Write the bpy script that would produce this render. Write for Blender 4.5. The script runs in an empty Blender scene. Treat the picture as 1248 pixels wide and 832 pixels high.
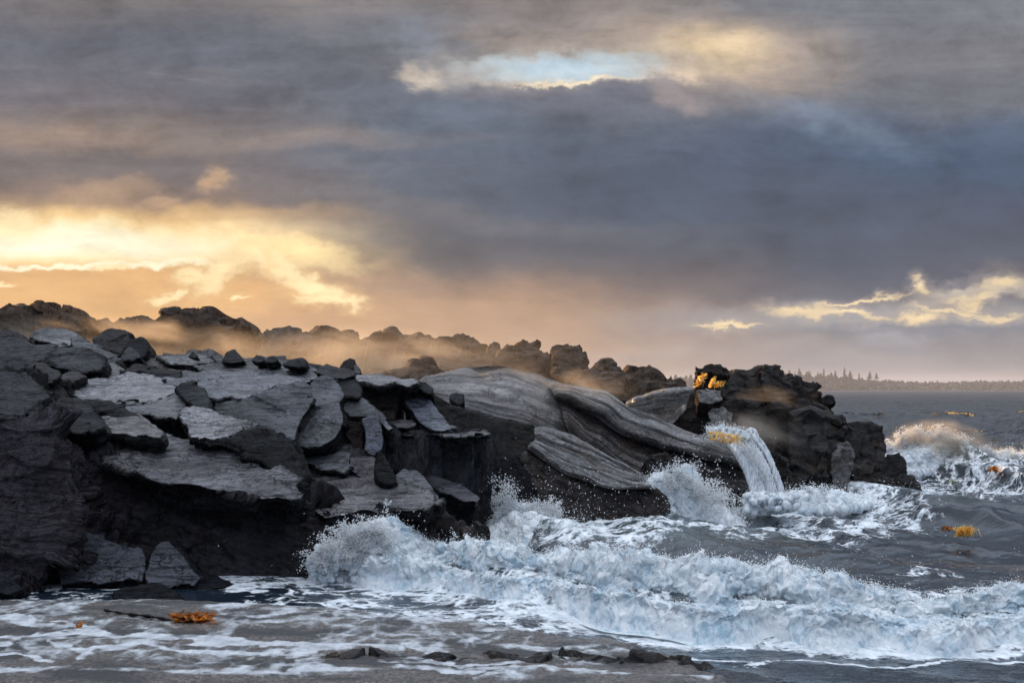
import bpy, bmesh, math, random
import numpy as np
from mathutils import Vector, Matrix

S = bpy.context.scene
COL = S.collection
F = 1560.0          # focal length in photograph pixels (45 mm lens on a 36 mm sensor, 1248 px wide)
HC = 2.0            # height of the lens over the sea
HZ = 473.0          # row of the horizon
rng = np.random.default_rng(7)
random.seed(7)

def P(px, py, Y):
    """a point of the place seen at (px, py), Y metres away"""
    return ((px - 624.0) / F * Y, Y, HC - (py - HZ) / F * Y)

def lin(r, g, b):
    f = lambda c: (c / 12.92 if c <= 0.04045 else ((c + 0.055) / 1.055) ** 2.4)
    return (f(r / 255.0), f(g / 255.0), f(b / 255.0), 1.0)

# ------------------------------------------------------------------ numpy noise
_perm = np.arange(256); rng.shuffle(_perm); _perm = np.concatenate([_perm, _perm, _perm])
_g3 = rng.normal(size=(256, 3)); _g3 /= np.linalg.norm(_g3, axis=1)[:, None]

def perlin(p):
    p = np.asarray(p, dtype=np.float64)
    i = np.floor(p).astype(np.int64); f = p - i; i &= 255
    u = f * f * f * (f * (f * 6 - 15) + 10)
    out = 0.0
    for dx in (0, 1):
        wx = u[:, 0] if dx else 1 - u[:, 0]
        for dy in (0, 1):
            wy = u[:, 1] if dy else 1 - u[:, 1]
            for dz in (0, 1):
                wz = u[:, 2] if dz else 1 - u[:, 2]
                h = _perm[_perm[_perm[i[:, 0] + dx] + i[:, 1] + dy] + i[:, 2] + dz]
                g = _g3[h]
                d = (f[:, 0] - dx) * g[:, 0] + (f[:, 1] - dy) * g[:, 1] + (f[:, 2] - dz) * g[:, 2]
                out = out + wx * wy * wz * d
    return out * 1.6

def fbm(p, oct=4, lac=2.03, gain=0.5, ridged=False, billow=False):
    a, s, t = 1.0, 0.0, 0.0
    q = np.array(p, dtype=np.float64)
    for k in range(oct):
        n = perlin(q + k * 17.3)
        if ridged: n = 1 - 2 * np.abs(n)
        if billow: n = 2 * np.abs(n) - 0.5
        s = s + a * n; t += a
        a *= gain; q = q * lac
    return s / t

def worley(p, seed=0):
    """returns F1, F2, id hash (0..255) and the vector from the nearest point"""
    p = np.asarray(p, dtype=np.float64)
    i = np.floor(p).astype(np.int64)
    n = len(p)
    f1 = np.full(n, 9.0); f2 = np.full(n, 9.0); idn = np.zeros(n, dtype=np.int64); vec = np.zeros((n, 3))
    for dx in (-1, 0, 1):
        for dy in (-1, 0, 1):
            for dz in (-1, 0, 1):
                c = i + np.array([dx, dy, dz])
                cc = c & 255
                h = _perm[_perm[_perm[cc[:, 0]] + cc[:, 1]] + cc[:, 2]]
                h2 = _perm[h + 31]; h3 = _perm[h + 77]
                o = np.stack([h, h2, h3], 1) / 255.0
                v = p - (c + o)
                d = (v * v).sum(1)
                m = d < f1
                f2 = np.where(m, f1, np.minimum(f2, d))
                f1 = np.where(m, d, f1)
                idn = np.where(m, h, idn)
                vec[m] = v[m]
    return np.sqrt(f1), np.sqrt(f2), idn, vec

def sstep(a, b, x):
    t = np.clip((x - a) / (b - a), 0, 1)
    return t * t * (3 - 2 * t)

# ------------------------------------------------------------------ node expressions
class Graph:
    def __init__(self, tree):
        self.t = tree; self.n = tree.nodes; self.l = tree.links
    def new(self, typ, **kw):
        nd = self.n.new(typ)
        for k, v in kw.items(): setattr(nd, k, v)
        return nd
    def put(self, sock, v):
        if isinstance(v, E): self.l.new(v.s, sock)
        elif v is not None:
            try: sock.default_value = v
            except Exception: sock.default_value = (v, v, v)
    def math(self, op, *a, clamp=False):
        nd = self.new('ShaderNodeMath', operation=op, use_clamp=clamp)
        for k, v in enumerate(a): self.put(nd.inputs[k], v)
        return E(self, nd.outputs[0])
    def vmath(self, op, *a):
        nd = self.new('ShaderNodeVectorMath', operation=op)
        for k, v in enumerate(a):
            if k == 2 and op == 'SCALE': k = 3
            self.put(nd.inputs[k], v)
        return E(self, nd.outputs['Value'] if op in ('LENGTH', 'DOT_PRODUCT', 'DISTANCE') else nd.outputs[0])
    def scale(self, v, s):
        nd = self.new('ShaderNodeVectorMath', operation='SCALE')
        self.put(nd.inputs[0], v); self.put(nd.inputs['Scale'], s); return E(self, nd.outputs[0])
    def xyz(self, x, y, z=0.0):
        nd = self.new('ShaderNodeCombineXYZ')
        for k, v in enumerate((x, y, z)): self.put(nd.inputs[k], v)
        return E(self, nd.outputs[0])
    def sep(self, v):
        nd = self.new('ShaderNodeSeparateXYZ'); self.put(nd.inputs[0], v)
        return [E(self, nd.outputs[k]) for k in range(3)]
    def noise(self, v, scale=1.0, detail=4.0, rough=0.5, dist=0.0, lac=2.0, out='Fac'):
        nd = self.new('ShaderNodeTexNoise')
        self.put(nd.inputs['Vector'], v); self.put(nd.inputs['Scale'], scale); self.put(nd.inputs['Detail'], detail)
        self.put(nd.inputs['Roughness'], rough); self.put(nd.inputs['Distortion'], dist); self.put(nd.inputs['Lacunarity'], lac)
        return E(self, nd.outputs[out if out == 'Color' else 0])
    def voronoi(self, v, scale=1.0, feature='F1', rand=1.0, out='Distance', smooth=None, detail=0.0):
        nd = self.new('ShaderNodeTexVoronoi', feature=feature)
        self.put(nd.inputs['Vector'], v); self.put(nd.inputs['Scale'], scale); self.put(nd.inputs['Randomness'], rand)
        self.put(nd.inputs['Detail'], detail)
        return E(self, nd.outputs[out])
    def step(self, a, b, x):
        nd = self.new('ShaderNodeMapRange', interpolation_type='SMOOTHSTEP', clamp=True)
        self.put(nd.inputs['Value'], x); self.put(nd.inputs['From Min'], a); self.put(nd.inputs['From Max'], b)
        self.put(nd.inputs['To Min'], 0.0); self.put(nd.inputs['To Max'], 1.0)
        return E(self, nd.outputs[0])
    def mixc(self, f, a, b, mode='MIX'):
        nd = self.new('ShaderNodeMix', data_type='RGBA', blend_type=mode, clamp_factor=True)
        self.put(nd.inputs[0], f); self.put(nd.inputs[6], a); self.put(nd.inputs[7], b)
        return E(self, nd.outputs[2])
    def ramp(self, f, stops, interp='EASE'):
        nd = self.new('ShaderNodeValToRGB'); cr = nd.color_ramp; cr.interpolation = interp
        while len(cr.elements) > 1: cr.elements.remove(cr.elements[-1])
        cr.elements[0].position = stops[0][0]; cr.elements[0].color = stops[0][1]
        for p_, c in stops[1:]:
            e = cr.elements.new(p_); e.color = c
        self.put(nd.inputs[0], f)
        return E(self, nd.outputs[0])
    def attr(self, name, out='Fac', typ='GEOMETRY'):
        nd = self.new('ShaderNodeAttribute', attribute_name=name, attribute_type=typ)
        return E(self, nd.outputs[out])
    def bump(self, h, strength=0.5, dist=0.02, normal=None):
        nd = self.new('ShaderNodeBump'); self.put(nd.inputs['Height'], h)
        self.put(nd.inputs['Strength'], strength); self.put(nd.inputs['Distance'], dist)
        if normal is not None: self.put(nd.inputs['Normal'], normal)
        return E(self, nd.outputs[0])

class E:
    def __init__(self, g, s): self.g = g; self.s = s
    def __add__(a, b): return a.g.math('ADD', a, b)
    __radd__ = __add__
    def __sub__(a, b): return a.g.math('SUBTRACT', a, b)
    def __rsub__(a, b): return a.g.math('SUBTRACT', b, a)
    def __mul__(a, b): return a.g.math('MULTIPLY', a, b)
    __rmul__ = __mul__
    def __truediv__(a, b): return a.g.math('DIVIDE', a, b)
    def __rtruediv__(a, b): return a.g.math('DIVIDE', b, a)
    def __pow__(a, b): return a.g.math('POWER', a, b)
    def max(a, b): return a.g.math('MAXIMUM', a, b)
    def min(a, b): return a.g.math('MINIMUM', a, b)
    def abs(a): return a.g.math('ABSOLUTE', a)
    def sat(a): return a.g.math('ADD', a, 0.0, clamp=True)
# ------------------------------------------------------------------ camera, sun, sky
cam = bpy.data.cameras.new('camera'); camo = bpy.data.objects.new('camera', cam); COL.objects.link(camo)
cam.lens = 45.0; cam.sensor_width = 36.0; cam.shift_y = (HZ - 416.0) / 1248.0
cam.clip_start = 0.1; cam.clip_end = 30000.0
camo.location = (0, 0, HC); camo.rotation_euler = (math.pi / 2, 0, 0)
S.camera = camo
S.view_settings.view_transform = 'Standard'; S.view_settings.look = 'None'
S.view_settings.gamma = 1.0; S.view_settings.exposure = 0.7; S.view_settings.use_curve_mapping = False

SUN_AZ, SUN_EL = math.radians(-50), math.radians(11.5)
sun_l = bpy.data.lights.new('sun', 'SUN'); sun_l.energy = 5.0; sun_l.angle = math.radians(0.8); sun_l.color = (1.0, 0.60, 0.26)
sun = bpy.data.objects.new('sun', sun_l); COL.objects.link(sun)
sdir = Vector((math.sin(SUN_AZ) * math.cos(SUN_EL), math.cos(SUN_AZ) * math.cos(SUN_EL), math.sin(SUN_EL)))
sun.rotation_euler = sdir.to_track_quat('Z', 'Y').to_euler()

W = bpy.data.worlds.new('World'); S.world = W; W.use_nodes = True
W.node_tree.nodes.clear()
g = Graph(W.node_tree)
W.cycles.sampling_method = 'MANUAL'; W.cycles.sample_map_resolution = 512

def build_sky(g):
    tc = g.new('ShaderNodeTexCoord')
    d = E(g, tc.outputs['Generated'])
    x, y, z = g.sep(d)
    ys = y.max(0.22)
    u = x / ys * F + 624.0
    v = HZ - z / ys * F
    uv = g.xyz(u, v, 0.0)
    # two warps of the cloud coordinates: slow and broad, quick and ragged
    nb = g.noise(g.scale(g.xyz(u * 0.55, v, 3.0), 0.0085), 1.0, 5.0, 0.55, out='Color')
    ns = g.noise(g.scale(g.xyz(u * 0.8, v * 1.25, 9.0), 0.030), 1.0, 6.0, 0.60, out='Color')
    bx, by, _ = g.sep(nb); sx, sy, _ = g.sep(ns)
    U1 = u + (bx - 0.5) * 190.0; V1 = v + (by - 0.5) * 95.0
    U2 = u + (sx - 0.5) * 70.0 + (bx - 0.5) * 40.0; V2 = v + (sy - 0.5) * 46.0 + (by - 0.5) * 14.0
    def blob(cx, cy, rx, ry, rot=0.0, e0=0.3, e1=1.3, w=2):
        a, b = (U1, V1) if w == 1 else (U2, V2)
        if w == 0: a, b = u, v
        c, s = math.cos(math.radians(rot)), math.sin(math.radians(rot))
        du, dv = a - cx, b - cy
        p = (du * (c / rx) + dv * (s / rx)); q = (dv * (c / ry) - du * (s / ry))
        return g.step(e1, e0, g.math('SQRT', p * p + q * q))
    def L(*c): return lin(*c)
    pos = lambda v_: max(0.0, min(1.0, (v_ + 60) / 560.0))
    def R(coord, st): return g.ramp(coord, [(pos(a), L(*c)) for a, c in st])
    vv = (V1 * 0.75 + V2 * 0.25 + 60.0) / 560.0
    left = R(vv, [(-60, (118, 112, 112)), (0, (113, 108, 110)), (60, (98, 99, 108)), (110, (106, 102, 108)), (160, (127, 114, 109)), (205, (118, 108, 106)),
                  (248, (138, 116, 103)), (268, (222, 178, 124)), (292, (246, 214, 164)), (318, (243, 203, 146)), (336, (212, 164, 112)), (380, (221, 168, 110)), (440, (214, 160, 112)), (500, (190, 148, 116))])
    mid = R(vv, [(-60, (124, 118, 116)), (0, (122, 116, 116)), (50, (118, 116, 119)), (110, (98, 104, 117)), (170, (96, 103, 116)), (215, (98, 103, 114)),
                 (260, (95, 98, 107)), (305, (106, 102, 104)), (345, (149, 124, 108)), (385, (176, 141, 114)), (440, (186, 149, 119)), (500, (168, 142, 124))])
    right = R(vv, [(-60, (104, 110, 118)), (0, (112, 113, 120)), (70, (114, 113, 118)), (130, (106, 108, 116)), (165, (86, 96, 114)), (205, (74, 88, 110)),
                   (270, (78, 86, 104)), (330, (82, 85, 98)), (362, (94, 95, 105)), (385, (128, 127, 131)), (420, (128, 126, 131)), (450, (132, 129, 133)), (500, (140, 134, 134))])
    base = g.mixc(g.step(130.0, 560.0, U1), left, mid)
    base = g.mixc(g.step(560.0, 1060.0, U1), base, right)
    lay = base
    def over(m, c, k=1.0):
        nonlocal lay
        lay = g.mixc(m * k if k != 1.0 else m, lay, L(*c) if isinstance(c, tuple) else c)
    # dark bank through the middle and its paler streaks
    over(blob(860, 250, 420, 100, 4, 0.2, 1.35, 1), (74, 84, 101), 0.85)
    over(blob(1130, 190, 230, 56, 8, 0.1, 1.4, 1), (70, 88, 112), 0.75)
    over(blob(700, 320, 330, 36, 5, 0.1, 1.4, 1), (96, 93, 98), 0.6)
    over(blob(330, 60, 250, 52, 0, 0.1, 1.4, 1), (96, 99, 110), 0.7)
    over(blob(600, 128, 190, 38, -5, 0.1, 1.4, 1), (96, 104, 118), 0.7)
    over(blob(240, 210, 190, 26, 4, 0.1, 1.4, 2), (112, 104, 108), 0.6)
    over(blob(330, 172, 220, 15, -2, 0.0, 1.4, 1), (148, 132, 124), 0.6)
    over(blob(60, 168, 130, 18, 4, 0.0, 1.5, 2), (158, 134, 118), 0.6)
    over(blob(540, 255, 300, 17, 6, 0.0, 1.4, 1), (118, 112, 112), 0.5)
    # light veil at the top with the break to blue sky
    over(blob(860, 62, 190, 62, 4, 0.0, 1.35, 1), (190, 166, 146), 0.75)
    over(blob(872, 60, 74, 30, 0, 0.0, 1.5, 2), (226, 198, 160), 0.9)
    over(blob(790, 78, 60, 22, 0, 0.0, 1.4, 2), (214, 196, 174), 0.8)
    over(blob(655, 22, 120, 30, 3, 0.0, 1.4, 1), (128, 117, 115), 0.7)
    over(blob(640, 50, 110, 20, 6, 0.0, 1.4, 2), (160, 143, 134), 0.7)
    over(blob(520, 62, 66, 42, 30, 0.0, 1.4, 2), (134, 138, 150), 0.7)
    gap = blob(684, 82, 122, 18, 0, 0.1, 1.35, 2)
    over(blob(690, 84, 200, 38, 0, 0.0, 1.4, 2), (168, 156, 148), 0.7)
    over(blob(684, 88, 158, 27, 0, 0.1, 1.35, 2), (204, 190, 174), 0.8)
    over(blob(512, 96, 30, 13, 20, 0.0, 1.5, 2), (214, 196, 176), 0.7)
    over(gap, (190, 208, 222), 1.0)
    over(blob(690, 110, 200, 12, -3, 0.2, 1.3, 2), (118, 114, 122), 0.85)
    over(blob(735, 124, 140, 24, -2, 0.3, 1.3, 2), (104, 106, 118), 0.95)
    over(blob(700, 98, 62, 3.6, -4, 0.2, 1.6, 2), (244, 220, 186), 0.9)
    over(blob(838, 92, 30, 12, 18, 0.2, 1.4, 2), (210, 186, 164), 0.9)
    over(blob(828, 118, 44, 18, 25, 0.1, 1.4, 2), (152, 140, 138), 0.8)
    over(blob(1010, 148, 120, 20, 18, 0.0, 1.5, 2), (112, 124, 142), 0.7)
    # the sun's opening low on the left
    over(blob(130, 292, 330, 40, 5, 0.1, 1.3, 1), (244, 204, 144), 0.8)
    over(blob(110, 292, 290, 30, 5, 0.35, 1.22, 2), (255, 230, 182), 0.92)
    over(blob(70, 300, 230, 20, 2, 0.0, 1.4, 1), (255, 246, 220), 0.85)
    over(blob(140, 357, 290, 34, 1, 0.5, 1.15, 2), (222, 172, 116), 0.88)
    over(blob(110, 325, 190, 4.2, -1, 0.3, 1.6, 2), (255, 240, 205), 0.9)
    over(blob(355, 304, 90, 17, 10, 0.2, 1.4, 2), (250, 216, 158), 0.85)
    for cx, cy, rx, ry, ro, k in ((272, 336, 36, 15, -38, 1), (238, 338, 24, 8, 0, .9), (318, 318, 26, 9, 20, .8), (385, 350, 42, 12, 22, 1), (352, 326, 30, 8, 40, .9), (405, 368, 38, 6, 3, .9), (198, 366, 16, 6, -10, 1),
                                  (216, 358, 17, 6, -20, 1), (137, 329, 15, 4, 0, .8), (258, 218, 21, 16, -20, .9), (190, 245, 22, 9, -10, .7), (118, 242, 60, 13, 8, .45), (146, 226, 50, 12, 0, .3), (6, 348, 18, 3, 0, .9),
                                  (302, 362, 14, 3, 0, .8)):
        over(blob(cx, cy, rx * 1.3, ry * 1.6, ro, 0.0, 1.5, 2), (238, 196, 140) if cy > 300 else (168, 142, 124), k * .6)
        over(blob(cx, cy, rx * 1.05, ry * 1.05, ro, 0.30, 1.3, 2), (255, 226, 174) if cy > 300 else (206, 168, 132), k * (1.0 if cy > 300 else .75))
    # rays of warm light falling to the horizon
    rays = g.noise(g.xyz((u - 150.0) / (v - 150.0).max(20.0) * 1.5, 0.0, 0.0), 3.0, 2.0, 0.5)
    rm = g.step(300.0, 400.0, v) * g.step(300.0, 520.0, u) * g.step(900.0, 640.0, u)
    over(rm * g.step(0.35, 0.75, rays), (196, 158, 128), 0.22)
    # breaks of light low on the right
    over(blob(1095, 384, 330, 24, -1, 0.2, 1.25, 1), (148, 147, 152), 0.85)
    over(blob(1200, 352, 92, 17, -6, 0.4, 1.2, 2), (196, 182, 168), 0.9)
    over(blob(1196, 338, 60, 9, -10, 0.3, 1.3, 2), (104, 104, 114), 0.9)
    for cx, cy, rx, ry, ro, k in ((1010, 381, 78, 6.5, 2, 1), (980, 376, 40, 5, 0, .9), (890, 395, 36, 5, 2, 1), (1120, 386, 30, 9, -8, 1), (1210, 386, 44, 6, 0, .9), (1218, 346, 26, 13, 0, .9), (1180, 362, 34, 6, -8, .9),
                                  (1176, 372, 15, 9, 0, .9), (1118, 350, 10, 10, 0, .8), (1050, 366, 60, 4, -8, .8), (1155, 378, 50, 4, 5, .8)):
        over(blob(cx, cy, rx * 1.4, ry * 1.9, ro, 0.0, 1.5, 2), (178, 162, 148), k * .6)
        over(blob(cx, cy, rx, ry * .8, ro, 0.2, 1.35, 2), (246, 216, 168), k * .92)
    over(blob(1160, 402, 150, 7, 0, 0.2, 1.4, 2), (116, 120, 132), 0.8)
    over(blob(900, 425, 220, 14, 0, 0.0, 1.5, 1), (160, 148, 143), 0.6)
    # fine cloud structure over all of it
    fine = g.noise(g.scale(g.xyz(u * 0.42, v * 1.25, 1.0), 0.021), 1.0, 7.0, 0.62, dist=0.35)
    soft = g.noise(g.scale(g.xyz(u * 0.3, v, 5.0), 0.012), 1.0, 4.0, 0.5, dist=0.6)
    mott = g.noise(g.scale(g.xyz(u * 0.7, v * 1.3, 8.0), 0.0062), 1.0, 8.0, 0.6, dist=0.8)
    strk = g.noise(g.xyz(u * 0.0035 + v * 0.0012, v * 0.030, 2.0), 1.0, 6.0, 0.6, dist=1.1)
    puff = g.noise(g.scale(g.xyz(u, v * 1.7, 14.0), 0.0125), 1.0, 9.0, 0.66, dist=0.25)
    bil = (puff - 0.5).abs() * 2.0
    up = g.step(430.0, 60.0, v) * 0.7 + 0.3
    k = 1.16 + (fine - 0.5) * 0.45 + (soft - 0.5) * 0.4 + (mott - 0.5) * 0.85 + ((strk - 0.5) * 0.70 + (0.14 - bil) * 0.80) * up
    # the parts that catch the low sun are warmer
    warm = g.step(0.52, 0.74, mott * 0.5 + strk * 0.5) * g.step(700.0, 100.0, u) * 0.22
    lay = g.mixc(warm, lay, L(186, 158, 138))
    front = g.vmath('MULTIPLY', lay, g.xyz(k * 0.965, k, k * 1.015))
    # the rest of the dome: overcast, bluer and brighter towards the zenith and behind
    n2 = g.noise(d, 2.2, 5.0, 0.55)
    el = z.max(0.0)
    dome = g.vmath('MULTIPLY', g.ramp(el, [(0.0, L(40, 46, 56)), (0.14, L(52, 60, 74)), (0.34, L(104, 120, 146)), (0.62, L(196, 208, 226)), (1.0, L(232, 238, 246))], 'LINEAR'), (2.1, 2.1, 2.1))
    kk = 0.7 + n2 * 0.75
    dome = g.vmath('MULTIPLY', dome, g.xyz(kk, kk, kk))
    wf = g.step(0.30, 0.62, y) * g.step(0.62, 0.38, z)
    clouds = g.mixc(wf, dome, front)
    low = g.step(-0.002, -0.06, z)
    clouds = g.mixc(low, clouds, L(80, 84, 92))
    sky = g.new('ShaderNodeTexSky', sky_type='NISHITA', sun_disc=False)
    sky.sun_elevation = SUN_EL; sky.sun_rotation = SUN_AZ; sky.air_density = 1.2; sky.dust_density = 2.0
    b1 = g.new('ShaderNodeBackground'); g.l.new(sky.outputs[0], b1.inputs[0]); b1.inputs[1].default_value = 0.065
    b2 = g.new('ShaderNodeBackground'); g.put(b2.inputs[0], clouds); b2.inputs[1].default_value = 0.615
    cover = 1.0 - gap * 0.35
    mx = g.new('ShaderNodeMixShader'); g.put(mx.inputs[0], cover)
    g.l.new(b1.outputs[0], mx.inputs[1]); g.l.new(b2.outputs[0], mx.inputs[2])
    out = g.new('ShaderNodeOutputWorld'); g.l.new(mx.outputs[0], out.inputs[0])
build_sky(g)
# ------------------------------------------------------------------ materials
def material(name):
    m = bpy.data.materials.new(name); m.use_nodes = True; m.node_tree.nodes.clear()
    g = Graph(m.node_tree)
    b = g.new('ShaderNodeBsdfPrincipled'); o = g.new('ShaderNodeOutputMaterial')
    g.l.new(b.outputs[0], o.inputs[0])
    return m, g, b, o

def rock_material(name, dark, mid, pale, warm=0.0, rough=(0.38, 0.62), streak=(0.9, 5.0, 9.0), tilt=0.25, bump=0.02, brown=(0.07, 0.045, 0.028), k2=1.9, kl=1.0, ks=1.9):
    m, g, b, o = material(name)
    tc = g.new('ShaderNodeTexCoord'); oi = g.new('ShaderNodeObjectInfo')
    r = E(g, oi.outputs['Random'])
    p = g.vmath('ADD', E(g, tc.outputs['Object']), g.xyz(r * 37.0, r * 11.0, r * 23.0))
    gr = g.attr('grain', 'Vector')
    q = g.vmath('MULTIPLY', gr, streak)
    big = g.noise(p, 0.9, 4.0, 0.55)
    st = g.noise(q, 1.3, 7.0, 0.64, dist=0.5)
    fine = g.noise(p, 16.0, 6.0, 0.68)
    grit = g.noise(p, 70.0, 4.0, 0.7)
    crk = g.voronoi(g.vmath('ADD', g.scale(p, 1.5), g.scale(g.noise(p, 2.2, 5.0, 0.6, out='Color'), 1.6)), 0.8, 'DISTANCE_TO_EDGE')
    crk2 = g.voronoi(g.vmath('ADD', g.scale(q, 0.6), g.scale(g.noise(p, 3.0, 5.0, 0.65, out='Color'), 1.6)), 1.0, 'DISTANCE_TO_EDGE')
    crk_on = g.step(0.42, 0.6, g.noise(p, 1.1, 3.0, 0.5))
    crack = (1.0 - crk_on * (1.0 - g.step(0.0, 0.022, crk))) * (0.72 + 0.28 * g.step(0.0, 0.05, crk2))
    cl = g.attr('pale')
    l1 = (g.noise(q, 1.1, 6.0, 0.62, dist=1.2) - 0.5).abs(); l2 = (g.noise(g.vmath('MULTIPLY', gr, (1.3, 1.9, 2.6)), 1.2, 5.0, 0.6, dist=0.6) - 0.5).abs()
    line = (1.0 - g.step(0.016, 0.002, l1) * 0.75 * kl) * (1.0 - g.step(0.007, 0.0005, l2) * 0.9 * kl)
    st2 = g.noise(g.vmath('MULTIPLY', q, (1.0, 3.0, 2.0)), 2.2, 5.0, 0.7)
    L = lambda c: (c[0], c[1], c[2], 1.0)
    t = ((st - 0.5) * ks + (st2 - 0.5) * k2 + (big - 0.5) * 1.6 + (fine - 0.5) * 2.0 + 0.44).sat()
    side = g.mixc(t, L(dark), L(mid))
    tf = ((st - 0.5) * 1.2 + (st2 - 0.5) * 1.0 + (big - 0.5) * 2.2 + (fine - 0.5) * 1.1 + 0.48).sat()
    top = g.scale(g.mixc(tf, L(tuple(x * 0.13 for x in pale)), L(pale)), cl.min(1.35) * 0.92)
    c = g.mixc(g.step(0.02, 0.60, cl + (tf - 0.5) * 0.5), side, top)  # pale cleaved faces, dark sides; sky light on the tops put into this colour
    wm = g.step(0.50, 0.72, g.noise(p, 1.7, 4.0, 0.6)) * warm
    c = g.mixc(wm, c, L(brown))
    c = g.mixc((1.0 - crack * line) * 0.85, c, L(tuple(x * 0.35 for x in dark)))
    c = g.mixc(1.0, c, E(g, oi.outputs['Color']), 'MULTIPLY')
    g.put(b.inputs['Base Color'], c)
    ro = rough[0] + (rough[1] - rough[0]) * g.step(0.3, 0.7, g.noise(p, 2.6, 5.0, 0.65))
    g.put(b.inputs['Roughness'], ro)
    b.inputs['IOR'].default_value = 1.45; g.put(b.inputs['Specular IOR Level'], 0.09 + cl.min(1.0) * 0.50)
    wet = g.step(0.40, 0.58, g.noise(g.vmath('MULTIPLY', gr, (0.9, 1.5, 1.5)), 1.0, 4.0, 0.6, dist=0.5))
    g.put(b.inputs['Coat Weight'], wet * g.step(0.2, 0.9, cl) * 0.8); b.inputs['Coat Roughness'].default_value = 0.17; b.inputs['Coat IOR'].default_value = 1.36
    h = st * 1.1 + st2 * (0.24 * k2) + fine * 0.7 + grit * 0.26 + crack * line * 0.55
    nb = g.bump(h, 1.0, bump); g.put(b.inputs['Normal'], nb); g.put(b.inputs['Coat Normal'], g.bump(h, 0.8, bump * 0.8))
    return m

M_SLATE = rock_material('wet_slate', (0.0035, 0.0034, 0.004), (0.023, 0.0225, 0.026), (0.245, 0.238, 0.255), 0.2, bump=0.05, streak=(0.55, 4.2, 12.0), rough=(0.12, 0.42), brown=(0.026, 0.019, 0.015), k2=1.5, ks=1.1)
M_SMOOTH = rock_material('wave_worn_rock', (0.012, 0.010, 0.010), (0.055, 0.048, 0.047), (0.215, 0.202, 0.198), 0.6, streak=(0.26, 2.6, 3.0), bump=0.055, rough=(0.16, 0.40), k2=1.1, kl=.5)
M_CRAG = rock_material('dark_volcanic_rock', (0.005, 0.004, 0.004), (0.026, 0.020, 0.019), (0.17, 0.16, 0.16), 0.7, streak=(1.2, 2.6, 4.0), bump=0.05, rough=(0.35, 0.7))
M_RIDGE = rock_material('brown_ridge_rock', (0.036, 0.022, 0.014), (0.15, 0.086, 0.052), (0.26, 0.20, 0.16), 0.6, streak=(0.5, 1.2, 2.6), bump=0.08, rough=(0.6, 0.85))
# ------------------------------------------------------------------ rocks
def tag(o, label=None, cat=None, group=None, kind=None):
    if label: o['label'] = label
    if cat: o['category'] = cat
    if group: o['group'] = group
    if kind: o['kind'] = kind
    return o

def mesh_obj(name, V, Fc, mat, smooth=True, loc=None, parent=None):
    me = bpy.data.meshes.new(name)
    V = np.asarray(V, dtype=np.float32)
    if loc is not None: V = V - np.array(loc, dtype=np.float32)
    if isinstance(Fc, np.ndarray):
        k = Fc.shape[1]
        me.vertices.add(len(V)); me.vertices.foreach_set('co', V.ravel())
        me.loops.add(Fc.size); me.loops.foreach_set('vertex_index', Fc.astype(np.int32).ravel())
        me.polygons.add(len(Fc)); me.polygons.foreach_set('loop_start', np.arange(0, Fc.size, k, dtype=np.int32))
        me.update(calc_edges=True); me.validate()
    else:
        me.from_pydata(V.tolist(), [], Fc)
    me.polygons.foreach_set('use_smooth', np.full(len(me.polygons), smooth))
    if mat: me.materials.append(mat)
    o = bpy.data.objects.new(name, me); COL.objects.link(o)
    if loc is not None: o.location = loc
    if parent: o.parent = parent
    return o

def add_attr(me, name, arr):
    a = me.attributes.new(name, 'FLOAT', 'POINT'); a.data.foreach_set('value', np.asarray(arr, dtype=np.float32))

def voxel(V, Fc, size):
    """a closed mesh re-meshed with small quads: returns arrays of points, quads and point normals"""
    me = bpy.data.meshes.new('tmp'); me.from_pydata([tuple(v) for v in V], [], Fc)
    bm = bmesh.new(); bm.from_mesh(me); bmesh.ops.triangulate(bm, faces=bm.faces[:])
    bmesh.ops.recalc_face_normals(bm, faces=bm.faces[:]); bm.to_mesh(me); bm.free()
    return voxel_mesh(me, size)

def voxel_mesh(me, size):
    o = bpy.data.objects.new('tmp', me); COL.objects.link(o)
    md = o.modifiers.new('r', 'REMESH'); md.mode = 'VOXEL'; md.voxel_size = size; md.adaptivity = 0.0
    bpy.context.view_layer.update()
    ev = o.evaluated_get(bpy.context.evaluated_depsgraph_get()); m2 = ev.to_mesh()
    n = len(m2.vertices); co = np.empty(n * 3, np.float32); m2.vertices.foreach_get('co', co)
    no = np.empty(n * 3, np.float32); m2.vertex_normals.foreach_get('vector', no)
    q = np.empty(len(m2.loops), np.int32); m2.loops.foreach_get('vertex_index', q)
    ev.to_mesh_clear(); bpy.data.objects.remove(o); bpy.data.meshes.remove(me)
    return co.reshape(-1, 3).astype(float), q.reshape(-1, 4), no.reshape(-1, 3).astype(float)

def facet(p, scale, seed):
    f1, f2, idn, vec = worley(p * scale + seed)
    d = _g3[(idn * 7 + 13) & 255]
    return (vec * d).sum(1)

def jag(pts, lev, amt):
    for _ in range(lev):
        out = []
        for k in range(len(pts)):
            a, b = pts[k], pts[(k + 1) % len(pts)]
            L = math.hypot(a[0] - b[0], a[1] - b[1])
            out.append(a)
            if L > 7:
                j = random.uniform(-amt, amt) * L
                nx, ny = (b[1] - a[1]) / L, -(b[0] - a[0]) / L
                out.append(((a[0] + b[0]) / 2 + nx * j, (a[1] + b[1]) / 2 + ny * j, (a[2] + b[2]) / 2))
        pts = out
    return pts

ROCKS = []
def grid_faces(nr, nc):
    a = (np.arange(nr - 1)[:, None] * nc + np.arange(nc - 1)[None, :]).ravel()
    return np.stack([a, a + 1, a + nc + 1, a + nc], 1)

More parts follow.
